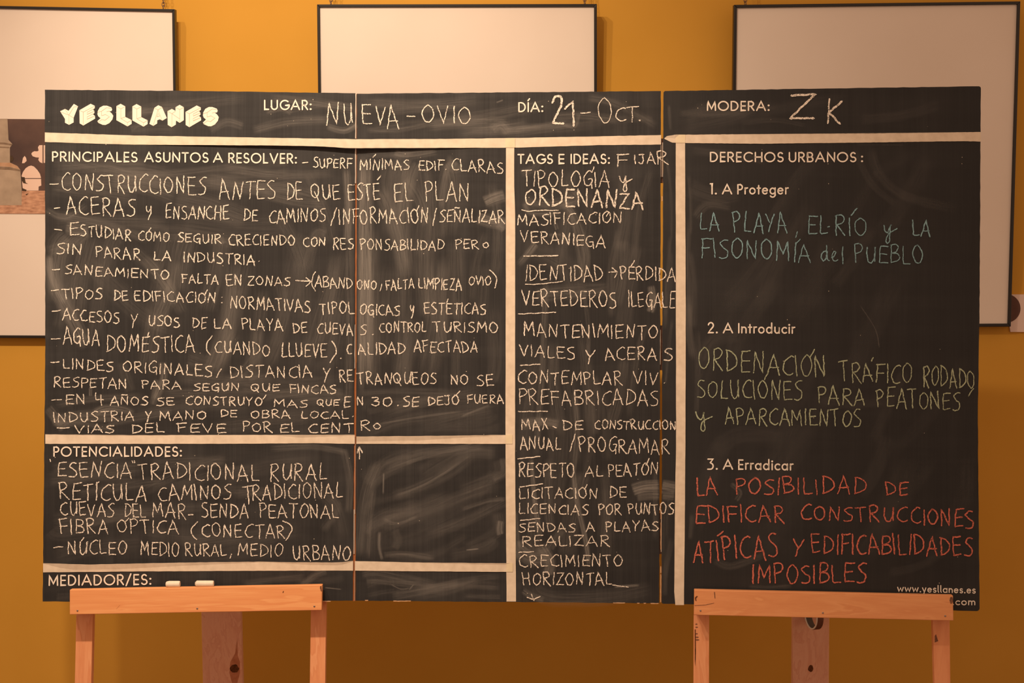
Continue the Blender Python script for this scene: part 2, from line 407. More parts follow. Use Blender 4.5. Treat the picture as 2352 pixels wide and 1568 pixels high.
# the long strip bridges the joint between left and middle panel, so it stands off there
tape([(103, 304), (300, 311), (600, 316), (816, 319.5), (1000, 319), (1180, 317), (1518.5, 310)],
     [(103, 326), (300, 332), (640, 334), (740, 336), (790, 339.5), (818, 340), (1000, 339.5), (1180, 339), (1380, 333), (1518.5, 332)], lift=bridge)
vtape([(338, 1162), (560, 1162), (1000, 1161), (1381, 1163.5)], [(338, 1181), (450, 1181), (470, 1183.3), (1050, 1183), (1240, 1184.5), (1381, 1185)], PAN[1], 1)
tape([(104, 997), (300, 999), (815, 998)], [(104, 1019), (490, 1019), (720, 1017.5), (815, 1019)], [(104, 997.5), (250, 1001), (400, 999.3), (620, 998.6), (690, 1005), (760, 1002), (815, 1000)], pl=PAN[0])
tape([(818.5, 1002), (1000, 1000.5), (1177, 998)], [(818.5, 1019), (1000, 1019), (1177, 1019)], [(818.5, 1014), (900, 1012), (960, 1011.5), (1060, 1005), (1165, 999), (1177, 998.5)], pl=PAN[1], lvl=2)
tape([(99, 1293), (200, 1296), (450, 1291), (600, 1289.5), (690, 1291), (780, 1291), (811, 1287.5)],
     [(99, 1314), (300, 1312), (560, 1310.5), (811, 1310)], [(99, 1294), (135, 1303), (170, 1308.5), (270, 1307), (420, 1299), (560, 1293), (612, 1290.5), (700, 1296.5), (780, 1298), (811, 1289)], pl=PAN[0])
tape([(815, 1288), (950, 1291), (1163, 1293), (1178, 1292)], [(815, 1310), (950, 1311.5), (1178, 1313)], [(815, 1288.4), (930, 1291), (1060, 1295), (1163, 1297), (1178, 1293)], pl=PAN[1], lvl=2)
tape([(1526, 317), (1532, 312.5), (1550, 309.2), (1750, 308), (2000, 307), (2253, 303)],
     [(1526, 318.5), (1535, 323), (1543, 327.5), (1585, 328.5), (1750, 330), (2000, 327), (2210, 324), (2253, 325)], [(1526, 317.5), (1532, 316), (1550, 318), (1562, 310), (1700, 308.2), (2253, 303.3)], pl=PAN[2], lvl=2, step=6)
vtape([(328, 1552), (700, 1552.5), (1000, 1553), (1200, 1550), (1383, 1548.5), (1389, 1551)], [(328, 1573.5), (700, 1575), (1000, 1574.5), (1200, 1573), (1389, 1571)], PAN[2], 1)
for (x0, y0, x1, y1, pi) in ((1161, 317.5, 1183, 338.6, 1), (1552, 309, 1574, 328, 2), (1161, 998.5, 1177, 1019, 1), (1163, 1292.5, 1178, 1312.8, 1)):
    slab('tape_overlap', [(x0, y0), (x1, y0), (x1, y1), (x0, y1)], PAN[pi], .0002, M['tape2'], board, off=.0021)

# ------------------------------------------------------------------ stroke lettering
def smooth(pts, n=5):
    P = [pts[0]]+list(pts)+[pts[-1]]; out = []
    for i in range(1, len(P)-2):
        p0, p1, p2, p3 = P[i-1], P[i], P[i+1], P[i+2]
        for k in range(n):
            t = k/n; t2, t3 = t*t, t*t*t
            out.append(tuple(.5*((2*p1[j])+(-p0[j]+p2[j])*t+(2*p0[j]-5*p1[j]+4*p2[j]-p3[j])*t2+(-p0[j]+3*p1[j]-3*p2[j]+p3[j])*t3) for j in (0, 1)))
    out.append(pts[-1]); return out
def parse(s):
    r = []
    for st in s.split(';'):
        st = st.strip(); sm = st.startswith('~'); st = st.lstrip('~')
        p = [tuple(float(a)/10 for a in t.split(',')) for t in st.split()]
        r.append(smooth(p) if sm else p)
    return r
HAND = {'A': (.8, '0,-.5 3.6,10 7.8,-.5;1.3,3 7,3.4'), 'B': (.72, '1,0 .8,10;~.8,9.8 4.5,10 6.2,8.3 4.5,6 1,5.2;~1,5.2 5,5 7,3 5.5,.8 1,0'),
 'C': (.74, '~7.2,9.3 5.2,9.9 2,7.6 .6,4.2 2,1 5,0 7.4,.8'), 'D': (.8, '1.2,0 .9,9.8;~.5,10 4.5,9 7.4,6.2 7,3 4.2,1 1,0'),
 'E': (.68, '~1.2,9.8 .8,5 1,.4 1.4,0;1.2,9.7 6.8,10;.9,5.1 5.8,5.4;1.4,0 6.6,.4'), 'F': (.66, '1.2,0 1,9.8;.2,9.6 6.6,10;1,5 5.8,5.3'),
 'G': (.76, '~7,9.2 4.8,10 1.6,7.4 .8,4 2.2,.8 5,.3 6.8,2.6;~4,4.4 6.9,4.6 6.8,2 6.9,-1.8'), 'H': (.78, '1,0 1,10;6.8,0 6.6,10;1,5 6.7,5.4'),
 'I': (.18, '.9,-.2 .8,10'), 'J': (.6, '~4.6,9.8 4.8,4 4,.6 2.2,0 .4,1.2;1,9.8 6,9.9'), 'L': (.62, '~1,10 .9,4 1,.6 2,0 6,.3'),
 'M': (.95, '.6,0 1.4,10 4.6,3.4 7.6,10 8.8,0'), 'N': (.8, '.8,0 1.2,10 6.4,.2 7,10.2'), 'Ñ': (.8, '.8,0 1.2,9.4 6.4,.2 7,9.6;~1.4,11.2 3,11.9 5,11.2 6.6,11.8'),
 'O': (.8, '~4.2,10 1.4,7.8 .6,4 2.4,.6 5,.4 7.2,3.6 7,7.6 4.6,9.8 3.4,9.6'), 'P': (.66, '1.3,-.3 .9,9.8;~.4,9.6 4,10.2 6.2,8.2 4.8,5.8 1.2,4.6'),
 'Q': (.85, '~4,10 1.2,7.6 .8,4 2.6,.8 5.4,1 7.2,4.4 6.8,8 4,10;4,4.4 7.6,-2'), 'R': (.74, '1.2,-.4 .9,9.8;~.4,9.6 4,10.2 6,8.2 4.6,6 1.4,5;1.6,5 7.2,-.6'),
 'S': (.64, '~6.2,9.6 3.6,9.8 1.2,7.8 3,5.8 5.8,3.8 5.6,1 3.2,-.2 .4,.2'), 'T': (.74, '3.9,-.4 3.7,9.8;.2,9.4 7.2,10'),
 'U': (.76, '~1,10 1.1,4 2.4,.6 4.4,.2 6.2,3 6.6,6 6.8,10;6.8,10 6.9,1'), 'V': (.74, '.4,10 3.6,.2 7,10'),
 'X': (.72, '.6,10 6.6,0;6.2,10 .6,0'), 'Y': (.74, '.4,10 3.7,5.2;7,10 3.4,4.4 2.6,0'), 'Z': (.74, '.6,9.6 6.8,9.8 .8,.4 7,.2'), 'K': (.72, '1,0 1.2,10;6.6,9 1.4,4.4 6.8,.2'),
 'y': (.8, '~.4,9.6 1.2,6.4 3,5.8 4.4,9.4;4.4,9.6 4,5 2.6,0'), 'j': (.95, '~.3,9.8 1.2,6.8 3,6 4.4,9.8 4.2,9;~4.4,9.6 4.2,5 4.4,1.6 3.4,0 2.4,.8 2.8,3.8 5,6.2 8.6,7.8'),
 'd': (.62, '~5,6.4 2,5.6 .6,2.4 2,.2 4,2 5.2,6;~4.8,10 4.8,4 5.4,1 6.4,.8'), 'e': (.5, '~.4,2.6 2.6,4 3.6,6 2.4,6.6 1,4.6 1,1.4 3,.4 5,1'), 'l': (.3, '~.8,10.4 1,5 2,-1'),
 '1': (.55, '.3,7.2 4.2,10 4.8,-.2'), '2': (.66, '~.8,7.8 2,9.8 5,10 5.6,7.6 3.2,4 .6,.6;.6,.4 6.6,.2'), '3': (.66, '~.6,9.4 4,10 5.4,8 2.6,5.6 5.8,4.4 5.4,1.2 3,0 .2,1.4'),
 '0': (.8, '~4,9.6 1.2,7.6 1,3 3.6,.2 6.6,2.2 7.2,6.4 5.4,9.4 3.4,9.4'), '4': (.66, '1.4,10 1.2,4.4 6.6,4;4.8,8.6 4.8,-.6'),
 '.': (.25, '.8,.2 1.6,.7 1.2,-.2'), '-': (.6, '0,5 6,5.4'), ' ': (.5, ''), ',': (.25, '1.6,1.6 .4,-2')}
def A(cx, cy, rx, ry, a0, a1, n=14): return [(cx+rx*math.cos(R(a0+(a1-a0)*i/n)), cy+ry*math.sin(R(a0+(a1-a0)*i/n))) for i in range(n+1)]
PRN = {'A': (.88, [[(.06, .08), (.44, .94), (.82, .08)], [(.2, .36), (.68, .36)]]), 'B': (.6, [[(.3, .5), (.08, .5), (.08, .92)]+A(.3, .71, .2, .21, 90, -90), [(.3, .5)]+A(.32, .29, .22, .21, 90, -90)+[(.08, .08), (.08, .92)]]),
 'C': (.84, [A(.5, .5, .42, .42, 48, 312, 22)]), 'D': (.74, [[(.08, .08), (.08, .92)]+A(.26, .5, .4, .42, 90, -90, 18)+[(.08, .08)]]),
 'E': (.52, [[(.46, .92), (.08, .92), (.08, .08), (.46, .08)], [(.08, .5), (.44, .5)]]), 'G': (.9, [A(.5, .5, .42, .42, 48, 355, 24)+[(.92, .46), (.56, .46)]]),
 'H': (.72, [[(.08, .08), (.08, .92)], [(.64, .08), (.64, .92)], [(.08, .5), (.64, .5)]]), 'I': (.16, [[(.08, .08), (.08, .92)]]), 'L': (.5, [[(.08, .92), (.08, .08), (.44, .08)]]),
 'M': (.86, [[(.08, .08), (.1, .92), (.43, .22), (.76, .92), (.78, .08)]]), 'N': (.76, [[(.08, .08), (.08, .92), (.68, .1), (.68, .92)]]), 'O': (.98, [A(.49, .5, .43, .42, 0, 360, 28)]),
 'P': (.56, [[(.08, .08), (.08, .92), (.28, .92)]+A(.28, .69, .22, .23, 90, -90)+[(.08, .46)]]), 'R': (.62, [[(.08, .08), (.08, .92), (.3, .92)]+A(.3, .7, .22, .22, 90, -90)+[(.08, .48)], [(.28, .48), (.56, .08)]]),
 'S': (.58, [A(.3, .7, .2, .22, 35, 250, 12)+A(.29, .29, .23, .21, 80, -150, 14)]), 'T': (.62, [[(.04, .92), (.58, .92)], [(.31, .92), (.31, .08)]]), 'U': (.7, [[(.08, .92), (.08, .36)]+A(.35, .36, .27, .28, 180, 360)+[(.62, .92)]]),
 'V': (.8, [[(.06, .92), (.4, .08), (.74, .92)]]), ':': (.2, [[(.1, .12), (.101, .12)], [(.1, .56), (.101, .56)]]), '.': (.2, [[(.1, .1), (.101, .1)]]), ' ': (.34, []), '/': (.5, [[(.04, -.02), (.44, 1.0)]]),
 '1': (.24, [[(.02, .96), (.16, .98), (.16, .08)]]), '2': (.6, [A(.3, .72, .22, .24, 170, -30, 12)+[(.08, .08), (.52, .08)]]), '3': (.6, [[(.08, .96), (.5, .96), (.26, .62)]+A(.28, .34, .24, .27, 80, -90, 12)+[(.06, .07)]]),
 'r': (.34, [[(.08, .08), (.08, .62)], [(.08, .44)]+A(.28, .42, .2, .2, 170, 80, 6)]), 'o': (.62, [A(.31, .34, .25, .26, 0, 360, 20)]), 't': (.34, [[(.16, .84), (.16, .08)], [(.02, .6), (.32, .6)]]),
 'e': (.6, [[(.06, .36), (.54, .36)]+A(.3, .34, .24, .26, 8, 318, 20)]), 'g': (.62, [A(.3, .34, .24, .26, 0, 360, 20), [(.54, .62), (.54, .0)]+A(.3, .0, .24, .22, 0, -150, 10)]),
 'n': (.56, [[(.08, .08), (.08, .62)], [(.08, .38)]+A(.28, .38, .2, .22, 180, 0, 10)+[(.48, .08)]]), 'd': (.64, [A(.3, .34, .24, .26, 0, 360, 20), [(.54, 1.0), (.54, .08)]]),
 'u': (.56, [[(.08, .62), (.08, .3)]+A(.28, .3, .2, .22, 180, 360, 10)+[(.48, .62), (.48, .08)]]), 'c': (.54, [A(.32, .34, .25, .26, 48, 312, 16)]), 'i': (.16, [[(.08, .08), (.08, .62)], [(.08, .84), (.081, .84)]]),
 'a': (.62, [A(.3, .34, .24, .26, 0, 360, 20), [(.54, .62), (.54, .08)]]), 'w': (.84, [[(.04, .64), (.22, .1), (.42, .56), (.6, .1), (.78, .64)]]), 'y': (.54, [[(.04, .64), (.26, .12)], [(.48, .64), (.2, -.2)]]),
 's': (.46, [A(.24, .48, .16, .14, 35, 250, 8)+A(.23, .21, .17, .14, 80, -150, 8)]), 'l': (.22, [[(.08, 1.0), (.08, .2), (.16, .08)]]), 'm': (.86, [[(.08, .08), (.08, .62)], [(.08, .4)]+A(.25, .4, .17, .2, 180, 0, 8)+[(.42, .08)], [(.42, .4)]+A(.59, .4, .17, .2, 180, 0, 8)+[(.76, .08)]])}
PRN['Í'] = (.16, PRN['I'][1]+[[(.06, 1.12), (.2, 1.3)]])

class Ink:
    """collects ribbons in photo pixels on a panel plane, one mesh per panel"""
    def __init__(s): s.d = {}
    def ribbon(s, pts, width, off, rough=0, fixed=None):
        runs = []; cur = None
        for p in pts:
            k = pan(*p) if fixed is None else fixed
            if cur is None or k != cur[0]: cur = (k, []); runs.append(cur)
            cur[1].append(p)
        for k, P in runs:
            if len(P) < 2: continue
            V, Fc = s.d.setdefault(k, ([], [])); pl = PAN[k]; b0 = len(V); N = len(P); h = width/2
            tang = []
            for i in range(N):
                a, b = P[max(0, i-1)], P[min(N-1, i+1)]; dx, dy = b[0]-a[0], b[1]-a[1]; L = math.hypot(dx, dy) or 1
                tang.append((dx/L, dy/L))
            L0 = []; 
            for i in range(N):
                tx, ty = tang[i]; m = 1.0
                if 0 < i < N-1:
                    a, b = P[i-1], P[i]; e = (b[0]-a[0], b[1]-a[1]); el = math.hypot(*e) or 1
                    cs = abs(e[0]*tx+e[1]*ty)/el; m = min(1.8, 1/max(cs, .5))
                r1 = h*m*(1+random.uniform(-rough, rough)); r2 = h*m*(1+random.uniform(-rough, rough))
                L0.append(((P[i][0]-ty*r1, P[i][1]+tx*r1), (P[i][0]+ty*r2, P[i][1]-tx*r2)))
            for a, b in L0: V += [onplane(*a, pl, off), onplane(*b, pl, off)]
            for i in range(N-1): Fc.append((b0+2*i, b0+2*i+1, b0+2*i+3, b0+2*i+2))
            if True:
                for e, sg in ((0, -1), (N-1, 1)):
                    tx, ty = tang[e]; c = P[e]; ids = [b0+2*e]; n = 4 if rough == 0 else 2
                    for q_ in range(1, n):
                        an = math.pi*q_/n; ex = math.sin(an)*h*sg; si = math.cos(an)*h
                        V.append(onplane(c[0]+tx*ex-ty*si, c[1]+ty*ex+tx*si, pl, off)); ids.append(len(V)-1)
                    ids.append(b0+2*e+1); Fc.append(tuple(ids))
    def build(s, name, m, label=None):
        for k, (V, Fc) in s.d.items():
            o = mesh(name, V, Fc, m, panels[k])
            if label: o['label'] = label
def resample(P, step):
    out = [P[0]]
    for a, b in zip(P, P[1:]):
        L = math.dist(a, b); n = max(1, int(round(L/step)))
        out += [(a[0]+(b[0]-a[0])*k/n, a[1]+(b[1]-a[1])*k/n) for k in range(1, n+1)]
    return out
def chalkstroke(ink, pts, width):
    ph = random.uniform(0, 6); pts = resample(pts, 3.0)
    pts = [(x+.45*math.sin(i*.9+ph)+random.uniform(-.25, .25), y+.4*math.cos(i*.7+ph)+random.uniform(-.25, .25)) for i, (x, y) in enumerate(pts)]
    ink.ribbon(pts, width*random.uniform(.85, 1.15), .0015, .28)
HG = {k: (w_, parse(s) if s else []) for k, (w_, s) in HAND.items()}
def hand(ink, text, x0, x1, b0, b1, h, width=2.25, acc=()):
    gl = [HG[c] for c in text]; gap = .16
    tot = sum(g[0] for g in gl)+gap*(len(gl)-1); sx = (x1-x0)/tot; x = x0
    for c, g in zip(text, gl):
        t = (x-x0)/max(1e-6, x1-x0); b = b0+(b1-b0)*t+random.uniform(-.05, .05)*h
        hh = h*random.uniform(.90, 1.08); sk = random.uniform(-.10, .08); rot = random.uniform(-.05, .07)
        for st in g[1]:
            P = [(x+px*sx+sk*py*hh, b-py*hh+rot*px*h) for px, py in st]
            P = [(a+random.uniform(-.035, .035)*h, d+random.uniform(-.02, .02)*h) if len(st) < 6 else (a, d) for a, d in P]
            chalkstroke(ink, P, width)
        x += (g[0]+gap)*sx
def printed(ink, text, x0, x1, b0, b1, h, width=4.1):
    gl = [PRN[c] for c in text]; gap = .13
    tot = sum(g[0] for g in gl)+gap*(len(gl)-1); sx = (x1-x0)/tot; x = x0
    for g in gl:
        for st in g[1]:
            P = [(x+px*sx, b0+(b1-b0)*((x+px*sx-x0)/(x1-x0))-py*h) for px, py in st]
            wd = width*1.35 if len(st) == 2 and abs(st[0][0]-st[1][0]) < .002 and st[0][1] == st[1][1] else width
            ink.ribbon(resample(P, 8) if wd == width else [(P[0][0]-.3, P[0][1]), (P[0][0]+.3, P[0][1])], wd, .0015, 0)
        x += (g[0]+gap)*sx

def line_(items, m='white', width=2.3, name='chalk_writing', label=None):
    inks = []                                    # one object per written word or mark
    for it in items:
        if isinstance(it[0], str):
            if not (it[0] == '.' and inks): inks.append([Ink(), 'chalk_word', it[1]-2, it[2]+2])
            hand(inks[-1][0], *it[:6], **({'width': it[6]} if len(it) > 6 else {'width': width}))
        else:
            xs = [p[0] for p in it]; cx = sum(xs)/len(xs); ln = math.dist(it[0], it[-1])
            near = bool(inks) and inks[-1][2]-3 <= cx <= inks[-1][3]+3 and (ln < 19 or inks[-1][1] == 'chalk_mark')
            if near and inks[-1][1] == 'chalk_word' and abs(it[0][1]-it[1][1]) < 3: near = False
            if not near: inks.append([Ink(), 'chalk_mark', min(xs), max(xs)])
            chalkstroke(inks[-1][0], smooth(list(it), 4) if len(it) > 2 and it[0] != it[1] else list(it), width)
    for i_, nm_, _, _ in inks: i_.build(nm_, M[m], label)
D = lambda x0, x1, y, y2=None: [(x0, y), (x1, y if y2 is None else y2)]
# --- heading row
line_([('N', 748, 778, 288, 288, 50), ('U', 789, 810, 286, 286, 50), ('E', 831, 855, 282, 283, 44), ('V', 861, 884, 284, 284, 45), ('A', 889, 918, 293, 292, 54), D(935, 953, 267), ('OVIO', 968, 1083, 282, 283, 41)])
line_([('2', 1267, 1296, 284, 284, 59, 5.2), ('1', 1298, 1323, 285, 285, 60, 5.0), D(1334, 1356, 260, 258), ('O', 1374, 1409, 281, 281, 54), ('C', 1413, 1438, 279, 280, 31), ('T', 1439, 1466, 278, 278, 34), ('.', 1466, 1473, 276, 276, 10)])
line_([('Z', 1808, 1872, 276, 274, 55, 4.2), ('K', 1895, 1932, 283, 283, 60, 4.0)])
# --- first block, left and middle panel
L = line_
L([D(695, 707, 374, 372), ('SUPERF', 719.5, 808, 384, 386, 22), ('MINIMAS', 825.5, 940, 390, 389, 23), D(857, 863, 361, 354), ('EDIF.', 961, 1027, 391, 390, 23), ('CLARAS', 1036.7, 1156, 390, 398, 25)])
L([D(115, 134, 423, 422), ('CONSTRUCCIONES', 141, 472, 435, 448, 38), ('ANTES', 504, 633, 456, 454, 43), ('DE', 658, 694, 457, 460, 39), ('QUE', 713.5, 782, 456, 457, 36), ('ESTE', 799, 873, 459, 457, 36), D(867, 873, 413, 405), ('EL', 905, 950, 462, 463, 40), ('PLAN', 974, 1079, 460, 461, 41)])
L([D(125, 138, 478, 477), ('ACERAS', 152, 310, 492, 494, 40), ('y', 333, 356, 505, 505, 33), ('ENSANCHE', 379.5, 526, 500, 504, 31), ('DE', 559, 592, 506, 508, 27), ('CAMINOS', 617, 747.6, 511, 507, 29), [(759.5, 518), (773, 477)], ('INFORMACION', 779, 984, 514, 510, 33), D(958, 962, 484, 472), [(994, 518), (1002, 478)], ('SEÑALIZAR', 1008.6, 1159, 508, 512, 28)])
L([D(125, 142, 526, 529), ('E', 159, 181, 541, 541, 31), ('STUDIAR', 185, 301, 541, 553, 25), ('COMO', 317, 389, 551, 554, 21), D(341, 346, 532, 523), ('SEGUIR', 407, 509, 555, 561, 21), ('CRECIENDO', 525, 678, 563, 562, 23), ('CON', 696.5, 748, 565, 565, 20), ('RES', 763.7, 812, 571, 572, 25), ('PONSABILIDAD', 827, 1020, 573, 573, 24), ('PER', 1045, 1100, 571, 571, 21), ('O', 1109, 1123, 569, 569, 12)])
L([('SIN', 129, 188, 581, 585, 24), ('PARAR', 220, 322, 589, 597, 25), ('LA', 352, 393, 598, 598, 21), ('INDUSTRIA', 422, 586, 601, 608, 22), ('.', 593, 597, 601, 601, 8)])
L([D(120, 137, 620, 618), ('SANEAMIENTO', 148.7, 389, 629, 642, 21), ('FALTA', 417, 501.5, 648, 652, 20), ('EN', 519, 557, 654, 654, 23), ('ZONAS', 568, 666, 655, 655, 20), [(679, 644), (714, 646)], [(703, 638), (714, 646)], [(714, 646), (703, 658)], [(724, 624), (717, 640), (717, 655), (724, 668)], ('ABAND', 724, 810, 659, 664, 23), ('ONO', 820, 865, 664, 663, 20), [(877, 652), (873, 668)], ('FALTA', 886, 951, 666, 660, 22), ('LIMPIEZA', 961, 1061, 661, 667, 24), ('OVIO', 1076, 1128, 654, 654, 20), [(1124, 620), (1136, 630), (1141, 645), (1136, 661)]])
L([D(118, 135, 667, 666), ('TIPOS', 142, 234.7, 685, 687, 23), ('DE', 261, 294, 690, 690, 21), ('EDIFICACION', 308, 495, 690, 696, 23), D(471, 476, 677, 665), ('.', 508, 511, 683, 683, 8), ('.', 508, 512, 695, 695, 8), ('NORMATIVAS', 528.7, 713, 707, 716, 27), ('TIPOL', 734, 814, 720, 720, 26), ('OGICAS', 826, 918, 722, 724, 24), ('y', 941, 956, 731, 731, 28), ('ESTETICAS', 974, 1116, 720, 721, 25), D(1026, 1030, 694, 687)])
L([D(120, 139, 715, 712), ('ACCESOS', 144.5, 274, 734, 743, 25), ('Y', 299, 316, 754, 754, 32), ('USOS', 340, 413, 747, 751, 23), ('DE', 442.5, 475, 753, 754, 24), ('LA', 491, 531, 753, 753, 21), ('PLAYA', 555, 650, 756, 759, 26), ('DE', 672, 706, 764, 764, 24), ('CUEVA', 728, 811, 765, 771, 24), ('S', 827, 841, 769, 769, 24), ('.', 854, 858, 768, 768, 8), ('CONTROL', 871.5, 979, 762, 762, 22), ('TURISMO', 994, 1145, 761, 763, 23)])
L([D(118, 139, 778), ('AGUA', 146, 229, 788, 794, 36), ('DOMESTICA', 243, 448, 805, 808, 37), D(339, 343, 771, 763), [(488, 771), (477, 785), (474, 800), (483, 815)], ('CUANDO', 493, 621, 808, 818, 27), ('LLUEVE', 646, 751, 818, 821, 31), [(762, 783), (771, 797), (771, 812), (758, 832)], ('.', 781, 785, 823, 823, 8), ('C', 796, 808, 812, 812, 22), ('ALIDAD', 823, 931, 814, 811, 26), ('AFECTADA', 951.5, 1097, 808, 809, 25)])
L([D(117, 136, 832, 831), ('LINDES', 144.5, 260, 845, 853, 22), ('ORIGINALES', 282, 487, 854, 864, 25), D(508, 497, 847, 866), ('DISTANCIA', 527, 718, 867, 865, 27), ('Y', 740, 758, 877, 877, 31), ('RE', 779, 811, 875, 875, 25), ('TRANQUEOS', 820, 1002, 881, 881, 26), ('NO', 1035, 1076, 883, 883, 22), ('SE', 1094.6, 1135, 885, 886, 25)])
L([('RESPETAN', 122, 292, 888, 892, 22), ('PARA', 325, 416, 891, 893, 19), ('SEGUN', 444, 550, 896, 897, 17), D(520, 525, 885, 879), ('QUE', 575, 642, 898, 898, 16), ('FINCAS', 665, 772, 902, 903, 18)])
L([D(118, 141, 919, 917), ('EN', 150.5, 197, 927, 927, 21), ('4', 218, 239, 930, 930, 26), ('AÑOS', 253.5, 339, 929, 930, 20), ('SE', 359, 401, 931, 930, 18), ('CONSTRUYO', 426, 603, 929, 931, 18), D(604, 611, 916, 907), ('MAS', 628, 706, 934, 934, 17), ('QUE', 727, 779, 931, 931, 14), ('E', 789, 805, 935, 935, 22), ('N', 820, 835, 930, 930, 18), ('30', 853, 901, 932, 932, 21), ('.', 912, 916, 931, 931, 8), ('SE', 925, 962, 932, 933, 21), ('DEJO', 982, 1055, 930, 929, 20), D(1047, 1056, 907, 898), ('FUERA', 1072.5, 1157, 925, 927, 19)])
L([('INDUSTRIA', 123, 308, 969, 964, 21), ('Y', 333, 348, 970, 970, 22), ('MANO', 366, 474, 965, 961, 19), ('DE', 506, 544, 957, 957, 16), ('OBRA', 575.6, 667, 960, 959, 17), ('LOCAL', 691, 801, 960, 960, 17), ('.', 808, 812, 957, 957, 8)])
L([D(131, 160, 983, 982), ('VIAS', 170, 262, 993, 993, 18), ('DEL', 301, 378, 994, 991, 20), ('FEVE', 406, 521, 993, 993, 20), ('POR', 556, 625, 990, 990, 21), ('EL', 642, 688, 992, 992, 20), ('CENT', 707.5, 812, 993, 993, 21), ('R', 826, 851, 986, 986, 20), ('O', 858, 875, 986, 986, 13)])
L([[(825, 1027), (826, 1054)], [(820, 1040), (825, 1026)], [(825, 1026), (833, 1040)]])
# --- potentials block
L([D(115, 116, 1054, 1060), ('ESENCIA', 131, 302, 1092, 1099, 34), D(303, 305, 1058, 1063), D(308, 309, 1058, 1063), ('TRADICIONAL', 316, 596, 1098, 1103, 37), ('RURAL', 618, 751, 1103, 1099, 36)])
L([('RETICULA', 136, 337, 1146, 1150, 38), D(219, 228, 1114, 1106), ('CAMINOS', 363, 531, 1150, 1144, 33), ('T', 557, 583, 1156, 1156, 42), ('RADICIONAL', 579, 787, 1147, 1140, 34)])
L([('CUEVAS', 138.5, 261, 1181, 1186, 29), ('DEL', 285, 335, 1188, 1188, 29), ('MAR', 350, 428, 1188, 1188, 31), D(432, 444, 1182), ('SENDA', 463, 571, 1187, 1189, 31), ('PEATONAL', 595, 779, 1189, 1187, 31)])
L([('FIBRA', 137, 249, 1225, 1222, 34), ('OPTICA', 269, 410, 1221, 1226, 29), [(288, 1197), (296, 1190)], [(454.5, 1198), (442, 1210), (440, 1225), (452, 1239)], ('CONECTAR', 463, 655, 1230, 1236, 30), [(650, 1196), (667, 1205), (670, 1218), (657, 1240)]])
L([D(123, 144, 1257, 1255), ('NUCLEO', 155, 292, 1272, 1272, 30), D(187, 192, 1242, 1234), ('MEDIO', 322.5, 412, 1272, 1279, 30), ('RURAL', 425, 520, 1276, 1275, 27), D(532, 528, 1272, 1281), ('MEDIO', 545.5, 650, 1275, 1279, 28), ('URBANO', 672, 806, 1284, 1286, 31)])
# --- tags column
L([('F', 1414, 1443, 381, 381, 30), ('I', 1457, 1461, 375, 375, 19), ('J', 1466, 1481, 376, 376, 21), ('A', 1487, 1505, 376, 376, 25), ('R', 1507, 1535, 376, 376, 27)])
L([('TIPOLOGIA', 1198, 1400, 427, 428, 34), D(1360, 1364, 396, 383), ('j', 1424, 1458, 440, 440, 36)])
L([('ORDENANZA', 1204, 1478, 470, 480, 38, 3.6), [(1198, 482), (1215, 485), (1240, 483), (1283, 483)]])
L([('MASIFICACION', 1188, 1429, 516, 511, 25), D(1393, 1398, 497, 487)])
L([('VERANIEGA', 1196, 1390, 556, 567, 26), D(1203, 1281, 588, 587)])
L([('IDENTIDAD', 1206, 1386, 643, 643, 35), D(1398, 1418, 625, 624), D(1406, 1418, 615, 624), D(1418, 1412, 624, 638), ('PERDIDA', 1424, 1551, 640, 647, 29), D(1449, 1457, 612, 598), [(1206, 653), (1240, 652), (1292, 646)]])
L([('VERTEDEROS', 1199, 1416, 700, 706, 35), ('ILEGALE', 1443, 1551, 703, 707, 36), D(1190, 1277, 721, 717)])
L([('MANTENIMIENTO', 1202, 1511, 772, 778, 30)])
L([('VIALES', 1193, 1321, 817, 824, 27), ('Y', 1342, 1366, 836, 836, 32), ('ACERA', 1390, 1508, 826, 826, 27), ('S', 1524, 1545, 828, 828, 28), D(1195, 1240, 839, 836)])
L([('C', 1188, 1208, 880, 880, 30), ('ONTEMPLAR', 1213, 1429, 881, 883, 29), ('VIV', 1455, 1511, 882, 884, 29), ('.', 1522, 1530, 880, 880, 12)])
L([('PREFABRICADAS', 1190, 1512, 927, 930, 33), D(1191, 1258, 945, 944)])
L([('MAX', 1198, 1260, 986, 988, 25), D(1270, 1278, 979, 982), ('DE', 1292, 1339, 987, 987, 22), ('CONSTRUCCION', 1366, 1553, 984, 986, 20)])
L([('ANUAL', 1195, 1288, 1031, 1032, 28), ([(1309, 1036), (1321, 997)]), ('PROGRAMAR', 1330, 1537, 1035, 1043, 32), D(1190, 1240, 1053, 1048)])
L([('RESPETO', 1190, 1320, 1094, 1095, 30), ('AL', 1343, 1385, 1093, 1093, 24), ('PEATON', 1396, 1511, 1093, 1088, 26), D(1484, 1491, 1067, 1053), D(1195, 1246, 1118, 1111)])
L([('LICITACION', 1192, 1373, 1144, 1144, 23), D(1343, 1348, 1124, 1112), ('DE', 1399, 1439, 1142, 1142, 23)])
L([('LICENCIAS', 1191, 1350, 1178, 1181, 22), ('POR', 1374, 1427, 1181, 1181, 24), ('PUNTOS', 1443, 1547, 1180, 1179, 24), D(1195, 1240, 1195, 1190)])
L([('SENDAS', 1191, 1321, 1220, 1220, 20), ('A', 1346, 1367, 1219, 1219, 19), ('PLAYAS', 1390, 1512, 1219, 1219, 22)])
L([('REALIZAR', 1198, 1400, 1253, 1252, 23), D(1191, 1226, 1268, 1267)])
L([('CRECIMIENTO', 1192, 1431, 1300, 1299, 26)])
L([('HORIZONTAL', 1200, 1406, 1342, 1342, 28), D(1406, 1443, 1343, 1348), D(1221, 1226, 1364, 1379), D(1211, 1226, 1371, 1377), D(1226, 1240, 1377, 1369)])
